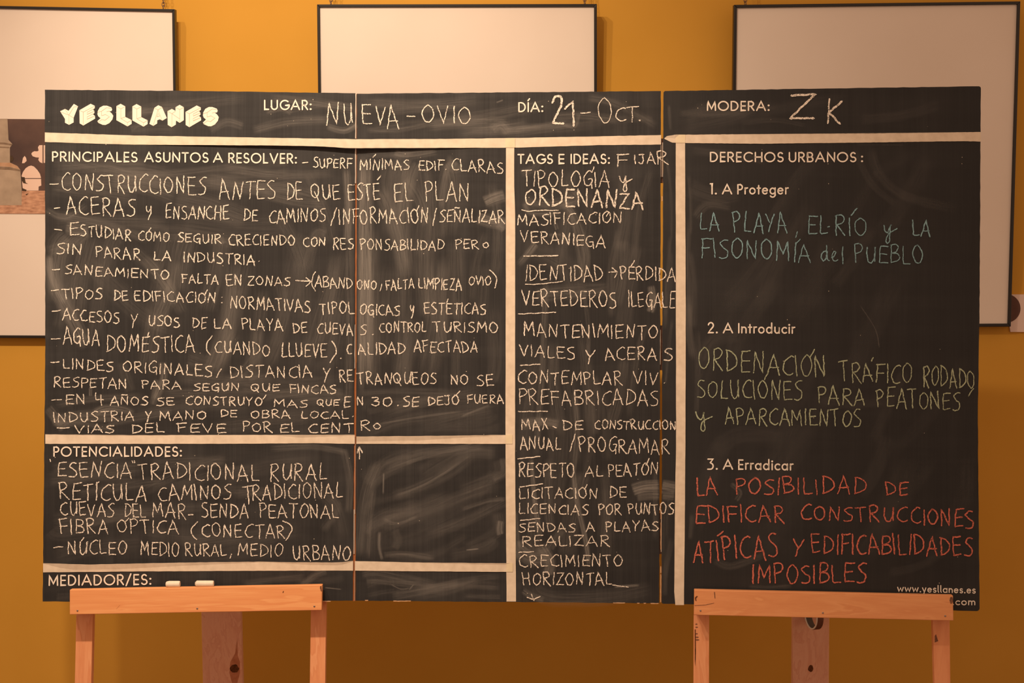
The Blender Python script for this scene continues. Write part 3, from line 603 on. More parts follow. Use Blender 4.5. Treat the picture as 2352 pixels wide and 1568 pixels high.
# --- right panel, coloured
L([('LA', 1606, 1653, 526, 529, 38), ('PLAYA', 1683, 1809, 530, 534, 44), D(1832, 1827, 532, 545), ('EL', 1855, 1901, 536, 536, 43), D(1901, 1905, 521, 520), ('RIO', 1915, 1992, 539, 543, 44), D(1955, 1969, 494, 478), ('j', 2026, 2062, 561, 561, 46), ('LA', 2096, 2137, 540, 542, 35)], 'blue', 2.4, label='pale blue chalk writing')
L([('FISONOMIA', 1609, 1862, 590, 601, 43), D(1829, 1837, 560, 549), ('del', 1885, 1940, 599, 606, 38), ('PUEBLO', 1962, 2122, 603, 605, 40)], 'blue', 2.4, label='pale blue chalk writing')
L([('ORDENACION', 1603, 1899, 847, 868, 46), D(1861, 1871, 820, 802), ('TRAFICO', 1928, 2096, 873, 882, 43), D(2002, 2006, 829, 821), ('RODADO', 2119, 2240, 886, 889, 43), D(2236, 2224, 892, 909)], 'green', 2.5, label='pale green chalk writing')
L([('SOLUCIONES', 1601, 1843, 911, 918, 41), D(1756, 1765, 872, 852), ('PARA', 1877, 1987, 926, 930, 38), ('PEATONES', 2013, 2205, 932, 943, 41)], 'green', 2.5, label='pale green chalk writing')
L([('j', 1600, 1643, 988, 988, 47), ('APARCAMIENTOS', 1665, 1978, 973, 978, 39)], 'green', 2.5, label='pale green chalk writing')
L([('LA', 1600, 1647, 1137, 1137, 42), ('POSIBILIDAD', 1686, 1990, 1134, 1133, 37), ('DE', 2034, 2086, 1136, 1136, 31)], 'red', 3.0, label='red chalk writing')
L([('EDIFICAR', 1596, 1802, 1200, 1198, 39), ('CONSTRUC', 1838, 2085, 1194, 1197, 34), ('CIONES', 2092, 2237, 1203, 1212, 38)], 'red', 3.0, label='red chalk writing')
L([('ATI', 1592, 1652, 1290, 1287, 48), ('PICAS', 1658, 1787, 1282, 1277, 55), D(1648, 1661, 1230, 1220), ('Y', 1819, 1846, 1278, 1278, 40), ('EDIFICABILIDADES', 1864, 2234, 1269, 1276, 43)], 'red', 3.2, label='red chalk writing')
L([('IMPOSIBLES', 1727, 1989, 1340, 1335, 43)], 'red', 3.2, label='red chalk writing')

# --- printed headings
def head(items, wd=3.25):
    for it in items:
        ink = Ink(); printed(ink, *it, width=wd); ink.build('printed_word', M['print'])
head([('LUGAR:', 606, 716, 253, 253.5, 24.5)])
head([('DÍA:', 1190, 1248, 258, 258, 24)])
head([('MODERA:', 1623, 1768, 255, 255.5, 24)])
head([('PRINCIPALES', 119, 316, 371.5, 373, 24.5), ('ASUNTOS', 331, 479, 373, 374, 24.5), ('A', 489, 512, 374, 374, 24), ('RESOLVER:', 524, 682, 375, 376.5, 25)])
head([('TAGS', 1189, 1270, 377, 377, 24), ('E', 1282, 1297, 377, 377, 24), ('IDEAS:', 1310, 1401, 377, 377, 24.5)])
head([('DERECHOS', 1630, 1800, 372.5, 373, 24.5), ('URBANOS', 1811, 1967, 373, 373, 24.5), (':', 1977, 1983, 373, 373, 24)])
head([('1.', 1631, 1647, 447, 447, 26), ('A', 1658, 1682, 447, 447, 25), ('Proteger', 1693, 1811, 447, 447, 25)])
head([('2.', 1625, 1649, 765.5, 766, 26), ('A', 1660, 1684, 766, 766, 25), ('Introducir', 1695, 1826, 766, 767, 25)])
head([('3.', 1624, 1649, 1079, 1079, 26), ('A', 1660, 1684, 1079, 1079, 25), ('Erradicar', 1695, 1822, 1079, 1081, 25)])
head([('POTENCIALIDADES:', 122, 418, 1049, 1049, 24.5)])
head([('MEDIADOR/ES:', 111, 348, 1346, 1343.5, 26.5)])
head([('www.yesllanes.es', 2061, 2241, 1359, 1363, 17)], 2.3)
head([('l.com', 2180, 2241, 1389.5, 1390, 17)], 2.3)

# --- printed logo: block letters filled white with thin ink lines
def cr(pts, dx=0, dy=0): return [((x+dx)/3.92, (y+dy)/3.92) for x, y in pts]
Y_ = [(541, 1001), (586, 980), (617, 997), (665, 935), (703, 957), (663, 1060), (663, 1102), (622, 1124), (585, 1105), (585, 1070)]
E_ = [(715, 992), (816, 934), (853, 952), (853, 975), (838, 988), (850, 998), (850, 1018), (838, 1030), (855, 1042), (856, 1068), (750, 1130), (717, 1110)]
S_ = [(877, 1028), (880, 1000), (898, 968), (930, 951), (962, 951), (1002, 966), (1010, 985), (1004, 1000), (984, 1002), (1004, 1018), (1020, 1042), (1012, 1075), (985, 1108), (950, 1125), (925, 1124), (885, 1106), (877, 1090), (905, 1064), (884, 1046)]
L_ = [(1048, 955), (1086, 934), (1128, 957), (1128, 1052), (1185, 1080), (1185, 1115), (1148, 1138), (1048, 1082)]
A_ = [(1345, 1115), (1390, 970), (1425, 947), (1458, 962), (1502, 1062), (1462, 1086), (1440, 1074), (1416, 1082), (1415, 1112), (1380, 1133)]
N_ = [(1508, 1000), (1548, 980), (1580, 998), (1580, 965), (1618, 943), (1655, 965), (1655, 1082), (1618, 1106), (1585, 1085), (1583, 1122), (1545, 1145), (1510, 1124)]
logo = []
for P, dx, dy in ((Y_, 0, 0), (E_, 0, 0), (S_, 0, 0), (L_, 0, 0), (L_, 144, 2), (A_, 0, 0), (N_, 0, 0), (E_, 955, 15), (S_, 950, 12)):
    v, f = prism([onplane(x, y, PAN[0], .0010) for x, y in cr(P, dx, dy)], PAN[0][1]*-.0003)
    mesh('logo_letter', v, f, M['print'], panels[0], tri=True)
ink = Ink()
def ll(pts, dx=0, dy=0): ink.ribbon(cr(pts, dx, dy), .6, .0014, 0, 0)
for dx, dy in ((0, 0),):
    ll([(545, 1006), (620, 1035), (622, 1120)]); ll([(586, 984), (620, 1035), (665, 962), (700, 960)]); ll([(620, 1035), (660, 1060)])
for dx, dy in ((0, 0), (955, 15)):
    ll([(717, 993), (750, 1008), (750, 1126)], dx, dy); ll([(750, 1008), (850, 955)], dx, dy); ll([(850, 975), (784, 1010), (784, 1028), (850, 1000)], dx, dy)
    ll([(850, 1018), (784, 1052), (784, 1072), (854, 1042)], dx, dy)
for dx, dy in ((0, 0), (950, 12)):
    ll([(882, 1102), (915, 1075), (945, 1082), (985, 1050), (950, 1030), (915, 1040), (915, 1000), (960, 968), (1000, 975)], dx, dy)
    ll([(915, 1000), (880, 1010)], dx, dy); ll([(960, 1005), (985, 998)], dx, dy)
for dx, dy in ((0, 0), (144, 2)):
    ll([(1050, 957), (1088, 978), (1126, 959)], dx, dy); ll([(1088, 978), (1088, 1066), (1148, 1102), (1148, 1135)], dx, dy); ll([(1148, 1102), (1183, 1082)], dx, dy); ll([(1088, 1066), (1126, 1052)], dx, dy)
ll([(1390, 972), (1422, 988), (1462, 965)]); ll([(1422, 988), (1380, 1128)]); ll([(1422, 988), (1460, 1082)]); ll([(1412, 1048), (1425, 1020), (1437, 1044), (1412, 1050)])
ll([(1510, 1002), (1548, 1022), (1580, 1000)]); ll([(1548, 1022), (1548, 1142)]); ll([(1548, 1022), (1618, 1070), (1618, 1102)]); ll([(1582, 967), (1618, 985), (1653, 967)]); ll([(1618, 985), (1618, 1070)])
if ink.d:
    V, Fc = ink.d[0]; mesh('logo_outline', V, Fc, M['logoink'], panels[0])['kind'] = 'stuff'

# --- smudges of wiped chalk: soft streaks lying on the board
SM = {0: [], 1: [], 2: []}
def sm(pts, wd, st, k=None): SM[pan(*pts[0]) if k is None else k].append((pts, wd, st))
# hinge side vertical haze
sm([(801, 400), (803, 620), (800, 960)], 22, .16, 0); sm([(795, 385), (800, 470), (797, 560)], 22, .36, 0)
sm([(838, 350), (840, 600), (838, 860)], 40, .42, 1); sm([(833, 350), (829, 650), (830, 910)], 16, .34, 1); sm([(845, 560), (850, 760), (846, 880)], 22, .30, 1)
sm([(850, 520), (845, 640), (848, 900)], 60, .20, 1); sm([(900, 470), (925, 600), (925, 760), (920, 900)], 50, .14, 1); sm([(985, 400), (990, 560), (985, 760)], 34, .13, 1)
sm([(870, 430), (900, 500), (935, 640)], 40, .17, 1); sm([(930, 410), (960, 450), (980, 520)], 34, .14, 1); sm([(1035, 355), (1020, 420), (1012, 480)], 16, .20, 1)
sm([(1112, 465), (1135, 455), (1160, 448)], 34, .50, 1); sm([(1095, 498), (1125, 508), (1150, 512), (1163, 515)], 34, .40, 1); sm([(1143, 515), (1158, 530)], 20, .3, 1)
sm([(1030, 370), (1045, 385), (1056, 378)], 30, .22, 1); sm([(840, 352), (880, 356), (950, 352)], 18, .16, 1); sm([(905, 350), (935, 356), (1005, 345)], 26, .26, 1)
# left panel sweeps
sm([(110, 590), (128, 660), (165, 730), (200, 800)], 42, .30, 0); sm([(112, 585), (120, 640), (150, 700)], 18, .40, 0); sm([(190, 590), (260, 660), (340, 730), (420, 760)], 60, .10, 0)
sm([(330, 590), (380, 650), (420, 720)], 34, .17, 0); sm([(300, 570), (370, 640), (410, 700)], 40, .12, 0); sm([(120, 350), (250, 390), (420, 420), (560, 410)], 44, .11, 0)
sm([(150, 522), (180, 528), (205, 530)], 34, .30, 0); sm([(205, 530), (170, 555), (110, 580)], 34, .16, 0); sm([(105, 480), (150, 500), (200, 470)], 20, .15, 0)
sm([(240, 380), (320, 400), (420, 395), (560, 380)], 20, .15, 0); sm([(565, 590), (540, 700), (480, 880)], 60, .12, 0); sm([(640, 640), (650, 730), (620, 840)], 40, .10, 0)
sm([(372, 830), (375, 870), (355, 920)], 22, .36, 0); sm([(362, 870), (355, 905), (350, 930)], 20, .28, 0); sm([(208, 890), (208, 910)], 10, .34, 0)
sm([(215, 950), (240, 938), (280, 940), (308, 950)], 22, .34, 0); sm([(110, 935), (130, 960), (150, 985)], 30, .22, 0); sm([(120, 970), (200, 975), (260, 985)], 18, .2, 0)
sm([(280, 830), (290, 870), (300, 900)], 30, .12, 0); sm([(430, 820), (490, 830), (540, 760)], 50, .12, 0); sm([(500, 900), (560, 850), (600, 800)], 34, .12, 0)
sm([(630, 480), (690, 600), (700, 760)], 40, .10, 0); sm([(700, 400), (740, 480), (760, 560)], 40, .12, 0); sm([(505, 545), (515, 560)], 18, .22, 0)
sm([(620, 225), (720, 235), (815, 250)], 26, .20, 0); sm([(580, 300), (660, 280), (760, 275)], 26, .22, 0); sm([(750, 290), (790, 300), (820, 285)], 18, .36, 0); sm([(610, 258), (650, 250), (670, 262)], 14, .22, 0)
sm([(480, 300), (520, 280), (560, 290)], 24, .18, 0); sm([(110, 1100), (170, 1090), (240, 1080), (330, 1075)], 40, .15, 0); sm([(330, 1130), (430, 1080), (520, 1050)], 30, .1, 0)
sm([(620, 1030), (720, 1026), (800, 1040)], 18, .20, 0); sm([(790, 1030), (803, 1100), (800, 1180)], 22, .20, 0); sm([(760, 1140), (775, 1170), (740, 1220)], 24, .14, 0); sm([(660, 1090), (760, 1150), (790, 1240)], 40, .1, 0)
sm([(690, 1345), (725, 1320), (750, 1310)], 20, .22, 0); sm([(560, 1340), (640, 1330), (700, 1325)], 20, .12, 0); sm([(745, 1349), (785, 1353)], 4, .5, 0)
# middle panel, header row and lower swirl
sm([(835, 235), (980, 240), (1100, 230)], 30, .14, 1); sm([(840, 300), (960, 285), (1140, 280)], 24, .12, 1); sm([(1130, 300), (1150, 285), (1170, 305)], 26, .22, 1); sm([(1140, 236), (1156, 230)], 5, .5, 1)
sm([(1350, 225), (1420, 240), (1510, 290)], 24, .14, 1); sm([(1290, 285), (1320, 290), (1330, 260)], 10, .22, 1)
sm([(880, 1075), (960, 1045), (1060, 1030), (1110, 1022)], 30, .18, 1); sm([(930, 1065), (1000, 1042), (1080, 1025)], 10, .20, 1)
sm([(900, 1140), (960, 1120), (1030, 1085), (1090, 1040)], 34, .15, 1); sm([(905, 1138), (980, 1110), (1060, 1060)], 7, .32, 1)
sm([(880, 1195), (900, 1200), (980, 1175), (1060, 1140), (1150, 1110)], 36, .14, 1); sm([(880, 1190), (910, 1202), (960, 1185)], 9, .26, 1)
sm([(980, 1230), (1060, 1200), (1140, 1160), (1160, 1150)], 30, .13, 1); sm([(1060, 1170), (1120, 1150), (1162, 1146)], 12, .22, 1)
sm([(870, 1060), (845, 1120), (832, 1200), (826, 1280)], 34, .18, 1); sm([(860, 1120), (850, 1200), (846, 1285)], 14, .18, 1); sm([(881, 1085), (880, 1135)], 5, .5, 1)
sm([(872, 1220), (871, 1255), (878, 1286)], 9, .5, 1); sm([(1150, 1195), (1147, 1215), (1150, 1228)], 20, .44, 1); sm([(1130, 1100), (1158, 1085), (1155, 1050)], 26, .22, 1)
sm([(880, 1275), (930, 1272), (1000, 1282)], 16, .24, 1); sm([(1070, 1263), (1100, 1260)], 4, .5, 1); sm([(905, 1215), (915, 1240), (905, 1260)], 22, .16, 1)
sm([(830, 1000), (920, 965), (1030, 950), (1150, 930)], 34, .12, 1); sm([(860, 975), (980, 955), (1060, 945)], 6, .26, 1); sm([(1058, 957), (1100, 940), (1125, 930)], 6, .34, 1)
sm([(820, 905), (900, 898), (1050, 900)], 20, .12, 1); sm([(830, 1320), (870, 1315), (960, 1335), (1000, 1345)], 26, .18, 1); sm([(898, 1342), (920, 1352), (940, 1350)], 3.5, .5, 1); sm([(940, 1354), (950, 1342)], 3.5, .5, 1)
sm([(1100, 1330), (1050, 1350), (960, 1370)], 30, .12, 1)
# tags column
sm([(1200, 460), (1250, 472), (1320, 460), (1310, 440)], 34, .22, 1); sm([(1205, 465), (1220, 490), (1290, 490)], 16, .28, 1); sm([(1290, 460), (1320, 500), (1345, 580), (1340, 640)], 26, .24, 1)
sm([(1310, 480), (1325, 560), (1340, 650)], 12, .24, 1); sm([(1210, 590), (1230, 560), (1190, 610)], 20, .26, 1); sm([(1195, 400), (1230, 385), (1230, 370)], 26, .16, 1)
sm([(1230, 680), (1300, 670), (1400, 665)], 40, .20, 1); sm([(1255, 640), (1250, 740), (1245, 860), (1230, 1050)], 18, .24, 1); sm([(1340, 660), (1352, 760), (1350, 820)], 12, .16, 1)
sm([(1495, 655), (1500, 690), (1493, 718)], 22, .50, 1); sm([(1195, 975), (1240, 968), (1285, 975)], 30, .32, 1); sm([(1370, 860), (1370, 940), (1368, 1000)], 20, .14, 1); sm([(1318, 900), (1325, 980), (1316, 1100)], 16, .24, 1)
sm([(1220, 1050), (1228, 1150), (1240, 1230)], 14, .46, 1); sm([(1316, 1080), (1325, 1150), (1345, 1240), (1352, 1300)], 14, .48, 1); sm([(1260, 1050), (1258, 1150), (1265, 1220)], 26, .16, 1)
sm([(1190, 1240), (1195, 1260), (1230, 1280), (1270, 1270)], 50, .34, 1); sm([(1180, 1170), (1188, 1230), (1190, 1290)], 16, .26, 1); sm([(1240, 1250), (1262, 1290), (1258, 1320)], 34, .36, 1); sm([(1290, 1215), (1275, 1240), (1262, 1260)], 26, .22, 1)
sm([(1452, 1126), (1480, 1118), (1515, 1116)], 34, .62, 1); sm([(1462, 1140), (1490, 1138), (1515, 1138)], 24, .38, 1); sm([(1520, 1117), (1535, 1119), (1552, 1122)], 36, .62, 2); sm([(1520, 1140), (1550, 1142)], 20, .38, 2)
sm([(1225, 1345), (1240, 1365), (1290, 1375), (1400, 1370), (1500, 1350)], 44, .13, 1); sm([(1410, 1347), (1470, 1344)], 9, .4, 1); sm([(1200, 1355), (1225, 1370), (1250, 1378)], 18, .3, 1)
sm([(1260, 540), (1290, 540)], 12, .16, 1); sm([(1275, 512), (1280, 528)], 12, .34, 1); sm([(1200, 560), (1300, 610), (1330, 700)], 60, .1, 1); sm([(1505, 1070), (1505, 1240)], 14, .16, 1)
# right panel
sm([(1585, 345), (1680, 355), (1760, 370)], 24, .10, 2); sm([(1580, 430), (1640, 450), (1700, 440)], 50, .08, 2); sm([(1595, 500), (1625, 470), (1680, 475)], 26, .13, 2); sm([(1582, 500), (1580, 620), (1582, 760)], 16, .14, 2)
sm([(1610, 830), (1640, 780), (1700, 770)], 40, .07, 2); sm([(2000, 340), (2020, 400), (2080, 450), (2200, 480)], 26, .08, 2); sm([(1960, 340), (2000, 420), (2060, 470)], 20, .06, 2)
sm([(1720, 230), (1700, 260), (1560, 290)], 50, .08, 2); sm([(1536, 240), (1540, 300)], 8, .16, 2); sm([(1975, 700), (2010, 755), (2020, 800)], 3, .24, 2); sm([(1678, 1110), (1700, 1130), (1690, 1150)], 14, .20, 2)
sm([(1640, 1285), (1680, 1300), (1760, 1270)], 22, .12, 2); sm([(1720, 1345), (1760, 1350), (1820, 1345)], 14, .12, 2); sm([(1590, 1180), (1585, 1240)], 14, .14, 2); sm([(1880, 920), (1960, 930), (2040, 920)], 26, .05, 2)
sm([(1965, 310+22), (2080, 333)], 3, .10, 2); sm([(1800, 1010), (1700, 1000), (1640, 1040)], 50, .05, 2); sm([(2040, 1315), (2110, 1300), (2180, 1260)], 24, .06, 2)
# fainter wiping strokes in the direction each field was wiped
rs = random.Random(5)
def wipes(k, n, x0, x1, y0, y1, ang, wd, st, ln):
    for _ in range(n):
        cx, cy = rs.uniform(x0, x1), rs.uniform(y0, y1); a = R(ang+rs.uniform(-9, 9)); l = ln*rs.uniform(.6, 1.2)/2; bend = rs.uniform(-.12, .12)*l
        P = [(cx-math.cos(a)*l, cy+math.sin(a)*l), (cx+math.sin(a)*bend, cy+math.cos(a)*bend), (cx+math.cos(a)*l, cy-math.sin(a)*l)]
        P = [(min(max(x, x0), x1), min(max(y, y0), y1)) for x, y in P]
        if math.dist(P[0], P[2]) > 30: sm(P, wd*rs.uniform(.5, 1.3), st*rs.uniform(.6, 1.4), k)
wipes(0, 16, 120, 790, 370, 560, -8, 50, .13, 240); wipes(0, 22, 130, 790, 540, 860, 76, 54, .12, 220); wipes(0, 12, 125, 790, 860, 985, 4, 34, .13, 260)
wipes(0, 16, 120, 790, 1040, 1280, 8, 46, .10, 260); wipes(0, 7, 130, 790, 1325, 1370, 4, 20, .10, 200); wipes(0, 7, 300, 790, 225, 300, 6, 26, .12, 200)
wipes(1, 12, 840, 1500, 230, 305, 6, 28, .13, 240); wipes(1, 20, 850, 1145, 370, 880, 86, 46, .13, 230); wipes(1, 7, 840, 1140, 890, 985, 12, 34, .10, 220)
wipes(1, 16, 840, 1140, 1040, 1275, 24, 44, .085, 240); wipes(1, 7, 840, 1150, 1325, 1370, 3, 24, .14, 200); wipes(1, 22, 1200, 1495, 390, 1300, 87, 40, .12, 260)
wipes(2, 22, 1600, 2220, 350, 1300, 60, 60, .045, 260); wipes(2, 6, 1560, 2230, 225, 290, 5, 30, .06, 220); wipes(2, 6, 1527, 1546, 360, 1370, 90, 16, .12, 200); wipes(2, 5, 1582, 1604, 400, 1200, 90, 20, .10, 200)
for k, items in SM.items():
    V = []; Fc = []; U1 = []; U2 = []; ST = []; levels = []      # overlapping strokes get separate thin layers
    def layer(pts, wd):
        bb = (min(p[0] for p in pts)-wd, min(p[1] for p in pts)-wd, max(p[0] for p in pts)+wd, max(p[1] for p in pts)+wd)
        for n_, lv in enumerate(levels):
            if all(bb[2] < c[0] or c[2] < bb[0] or bb[3] < c[1] or c[3] < bb[1] for c in lv): lv.append(bb); return n_
        levels.append([bb]); return len(levels)-1
    for idx, (pts, wd, st) in enumerate(items):
        P = resample(smooth(pts, 6) if len(pts) > 2 else pts, 14); N = len(P)
        if N < 3: P = resample(pts, math.dist(pts[0], pts[-1])/3); N = len(P)
        b0 = len(V); s = random.uniform(0, 50); d = 0; off = .00040+layer(pts, wd*.5)*.00004
        for i in range(N):
            a, b = P[max(0, i-1)], P[min(N-1, i+1)]; dx, dy = b[0]-a[0], b[1]-a[1]; Ln = math.hypot(dx, dy) or 1
            tx, ty = dx/Ln, dy/Ln; d += math.dist(P[i], P[i-1]) if i else 0
            for j in range(5):
                vv = j/4; o = (vv-.5)*wd
                x, y = P[i][0]-ty*o, P[i][1]+tx*o
                V.append(onplane(x, y, PAN[k], off)); U1.append((i/(N-1), vv)); U2.append((s+d/110, s+vv*wd/3.2)); ST.append(st)
        for i in range(N-1):
            for j in range(4): a = b0+i*5+j; Fc.append((a, a+1, a+6, a+5))
    o = mesh('chalk_smudges', V, Fc, M['smudge'], panels[k]); o['kind'] = 'stuff'
    me = o.data
    for nm, U in (('shape', U1), ('grain', U2)):
        uv = me.uv_layers.new(name=nm)
        for l in me.loops: uv.data[l.index].uv = U[l.vertex_index]
    at = me.attributes.new('strength', 'FLOAT', 'POINT')
    for i, s in enumerate(ST): at.data[i].value = s
# dots and specks of chalk
for k in range(3):
    V = []; Fc = []
    for _ in range((70, 60, 26)[k]):
        x = random.uniform((110, 825, 1580)[k], (808, 1510, 2240)[k]); y = random.uniform(220, 1370)
        r = random.uniform(.35, .95); b0 = len(V)
        for j in range(5): a = j*1.2566; V.append(onplane(x+r*math.cos(a)*random.uniform(.6, 1.3), y+r*math.sin(a), PAN[k], .0005))
        Fc.append(tuple(range(b0, b0+5)))
    o = mesh('chalk_specks', V, Fc, M['chalk'], panels[k]); o['kind'] = 'stuff'

# ------------------------------------------------------------------ easels
def ext(pl, pa, pb, z):
    a, b = onplane(*pa, pl), onplane(*pb, pl); t = (z-a.z)/(b.z-a.z); return a+(b-a)*t
def easel(label, ledge, legs, post, wl, pk, nails, side):
    P0 = PAN[pk]
    tl, tr, br, bl = ledge
    back = onplane((tl[0]+tr[0])/2, bl[1], P0)
    t = thing('easel', (back.x, back.y, 0), label, 'easel', 'wooden easels')
    front = (P0[0]+P0[1]*.030, P0[1])            # front face of the lip, just in front of the board
    tray = slab('tray_lip', rough_edge([tl, tr, br, bl], .25, 60), front, .019, M[wl], t); bevel(tray, .0015)
    # shelf under the board, behind the lip
    s0 = slab('tray_shelf', [(tl[0]+2, bl[1]-22), (tr[0]-2, br[1]-22), (tr[0]-2, br[1]-4), (tl[0]+2, bl[1]-4)], (P0[0]+P0[1]*.0105, P0[1]), .030, M[wl], t)
    lp = (P0[0]-P0[1]*.022, P0[1])
    for (a0, a1, b0, b1) in legs:                # px at y=1410 and y=1568 of left and right edge
        q_ = [ext(lp, (a0, 1410), (b0, 1568), 0.0), ext(lp, (a1, 1410), (b1, 1568), 0.0), ext(lp, (a1, 1410), (b1, 1568), 1.72), ext(lp, (a0, 1410), (b0, 1568), 1.72)]
        v, f = prism(q_, lp[1]*-.022); bevel(mesh('leg', v, f, M['wood_v'], t), .0012)
    # crossbar high up behind the board
    z = 1.66; a = ext(lp, (legs[0][0], 1410), (legs[0][2], 1568), z); b = ext(lp, (legs[1][1], 1410), (legs[1][3], 1568), z)
    dn = Vector((0, math.tan(LEAN)*-.06, -.06))
    v, f = prism([a+lp[1]*-.022, b+lp[1]*-.022, b+dn+lp[1]*-.022, a+dn+lp[1]*-.022], lp[1]*-.02); mesh('crossbar', v, f, M['wood_h'], t)
    # rear leg, sloping back towards the wall
    y1 = lp[0].y; zt = 1.63
    pt = a+dn*.5+lp[1]*-.046
    rp = (Vector((0, pt.y, zt)), Vector((0, -math.cos(R(17)), -math.sin(R(17)))))
    (a0, a1, b0, b1) = post
    q_ = [ext(rp, (a0, 1410), (b0, 1568), 0.0), ext(rp, (a1, 1410), (b1, 1568), 0.0), ext(rp, (a1, 1410), (b1, 1568), zt), ext(rp, (a0, 1410), (b0, 1568), zt)]
    v, f = prism(q_, rp[1]*-.02); rear = bevel(mesh('rear_leg', v, f, M['wood_p'], t), .0012)
    for nx, ny in nails:
        lathe_disc('nail', onplane(nx, ny, front), front[1], .0022, .0012, M['nail'], t)
    return t, front, rp, rear, lp
e1, fp1, rp1, rear1, lp1 = easel('left pine easel, two sticks of chalk on its tray',
    ((160, 1354), (740, 1343), (739, 1401), (160, 1411)), ((175, 213, 171.6, 209.5), (713.7, 748.8, 711.5, 747)), (462.5, 553.5, 466, 557.5), 'wood_h', 0,
    [(178, 1402), (453, 1397), (722, 1392)], 0)
e2, fp2, rp2, rear2, lp2 = easel('right pine easel with a roll of tape hanging behind its tray',
    ((1594.5, 1354), (2189, 1367), (2190, 1425), (1594, 1412)), ((1593.5, 1629, 1593, 1628.6), (2142, 2181, 2146.5, 2183)), (1821, 1904.8, 1820, 1903.8), 'wood_h2', 2,
    [(1609, 1402), (1890, 1407), (2171, 1414)], 1)
def blob(cx, cy, rx, ry, n=14, j=.15): return [(cx+rx*math.cos(2*math.pi*i/n)*random.uniform(1-j, 1+j), cy+ry*math.sin(2*math.pi*i/n)*random.uniform(1-j, 1+j)) for i in range(n)]
def decal(name, pts, pl, m, parent): slab(name, pts, pl, .0006, M[m], parent, off=.0004)
decal('knot', blob(538.5, 1535, 10, 10), rp1, 'knot', rear1)
decal('knot', blob(1862, 1535, 6, 8), rp2, 'knot', rear2)
M['knotring'] = mottled('knot_ring', (.55, .22, .12), (.66, .3, .17), 90, .7)
slab('knot_grain', [(545, 1465), (540, 1500), (529, 1520), (527, 1545), (533, 1568), (545, 1568), (551, 1545), (551, 1520), (546, 1505)], rp1, .0004, M['knotring'], rear1, off=.0002)
decal('dark_mark', [(650, 1357), (652, 1357), (651, 1361), (649, 1361)], fp1, 'knot', e1)
decal('dark_mark', [(735, 1346), (738.5, 1345), (739, 1358), (737, 1357), (734.5, 1350)], fp1, 'stain', e1)
decal('dark_mark', [(267, 1398), (271, 1394), (275, 1389), (272, 1393)], fp1, 'stain', e1)
decal('dark_mark', blob(2185, 1378, 4, 8), fp2, 'stain', e2)
decal('dark_mark', [(1596, 1372), (1600, 1368), (1603, 1369), (1599, 1374), (1600, 1380), (1597, 1379)], fp2, 'knot', e2)
decal('dark_mark', [(1595, 1390), (1620, 1388.3), (1640, 1384), (1640, 1385), (1620, 1389.4), (1596, 1391)], fp2, 'stain', e2)
decal('dark_mark', [(1640, 1359), (1642, 1359), (1643, 1374), (1641.5, 1374)], fp2, 'stain', e2)
decal('dark_mark', [(1595.5, 1445), (1597.8, 1445), (1598.5, 1500), (1597, 1530), (1595.8, 1520)], lp2, 'knot', e2)
for yy, ww in ((1433, 5), (1440, 6), (1455, 6), (1463, 8), (1469, 9)):
    decal('dark_mark', blob(1597+ww/2, yy, ww/2, 1.6, 8), lp2, 'stain', e2)
decal('dark_mark', [(2147, 1460), (2150, 1456), (2155, 1472), (2147, 1475)], lp2, 'stain', e2)

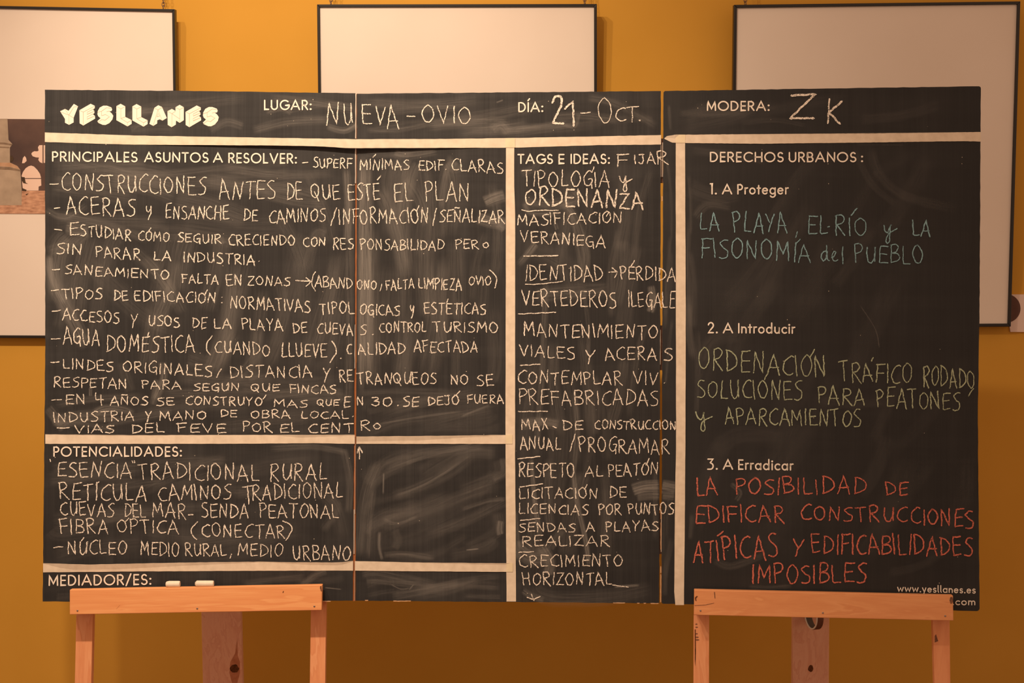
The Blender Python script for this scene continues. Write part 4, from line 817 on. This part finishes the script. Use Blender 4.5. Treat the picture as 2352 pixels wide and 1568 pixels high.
# ------------------------------------------------------------------ chalk sticks on the tray lip
def stick(name, label, x0, x1, y, rpx, taper):
    pl = (fp1[0]-fp1[1]*.0095, fp1[1])
    a, b = onplane(x0, y, pl), onplane(x1, y, pl); r = (onplane(x0, y-rpx, pl)-onplane(x0, y, pl)).length
    ax = (b-a).normalized(); L_ = (b-a).length; u = ax.orthogonal().normalized(); w_ = ax.cross(u); V = []; Fc = []; S = 20
    prof = [(0, .55), (.06, .82), (taper, 1.0), (.9, 1.0), (.97, .97), (1.0, .86)]
    for t, k in prof:
        for i in range(S):
            an = 2*math.pi*i/S; V.append(a+ax*L_*t+u*math.cos(an)*r*k+w_*math.sin(an)*r*k)
    for k in range(len(prof)-1):
        for i in range(S): Fc.append((k*S+i, k*S+(i+1) % S, (k+1)*S+(i+1) % S, (k+1)*S+i))
    Fc += [tuple(reversed(range(S))), tuple((len(prof)-1)*S+i for i in range(S))]
    o = mesh(name, V, Fc, M['chalk']); o['label'] = label; o['category'] = 'chalk'; o['group'] = 'sticks of chalk on the left easel'
    for p in o.data.polygons: p.use_smooth = len(p.vertices) == 4
stick('chalk_stick', 'shorter white chalk stick with a worn rounded end, left on the left easel tray', 381, 413.5, 1341, 7.4, .24)
stick('chalk_stick', 'longer white chalk stick, right of the shorter one on the left easel tray', 448.5, 491, 1340, 7.2, .08)

# ------------------------------------------------------------------ roll of tape hanging on the right rear leg
c = onplane(1870, 1411, (rp2[0]+rp2[1]*.032, rp2[1])); ax = Vector((-math.cos(R(14)), -math.sin(R(14)), 0)).normalized()
u = Vector((0, 0, 1)); wv = ax.cross(u).normalized(); Rr = .040; H = .0085; S = 40
roll = thing('tape_roll', tuple(c-u*Rr), 'dark brown roll of tape hanging behind the right easel tray', 'tape roll')
def ring(name, r0, r1, h0, h1, m):
    V = []; Fc = []
    for (r, h) in ((r1, h0), (r1, h1), (r0, h1), (r0, h0)):
        for i in range(S):
            an = 2*math.pi*i/S; V.append(c+ax*h+u*math.cos(an)*r+wv*math.sin(an)*r)
    for k in range(4):
        for i in range(S): Fc.append((k*S+i, k*S+(i+1) % S, ((k+1) % 4)*S+(i+1) % S, ((k+1) % 4)*S+i))
    return mesh(name, V, Fc, m, roll, smooth=False)
ring('tape_winding', Rr-.0035, Rr, -H, H, M['rollout']); ring('cardboard_core', Rr-.0055, Rr-.0036, -H, H, M['rollin']); ring('pale_rim', Rr-.0046, Rr-.0008, H, H+.0022, M['print'])
pn = c+u*(Rr-.007)
nl = lathe_disc('nail', pn+Vector((0, .045, 0)), Vector((0, -1, 0)), .0025, .085, M['nail'], rear2)
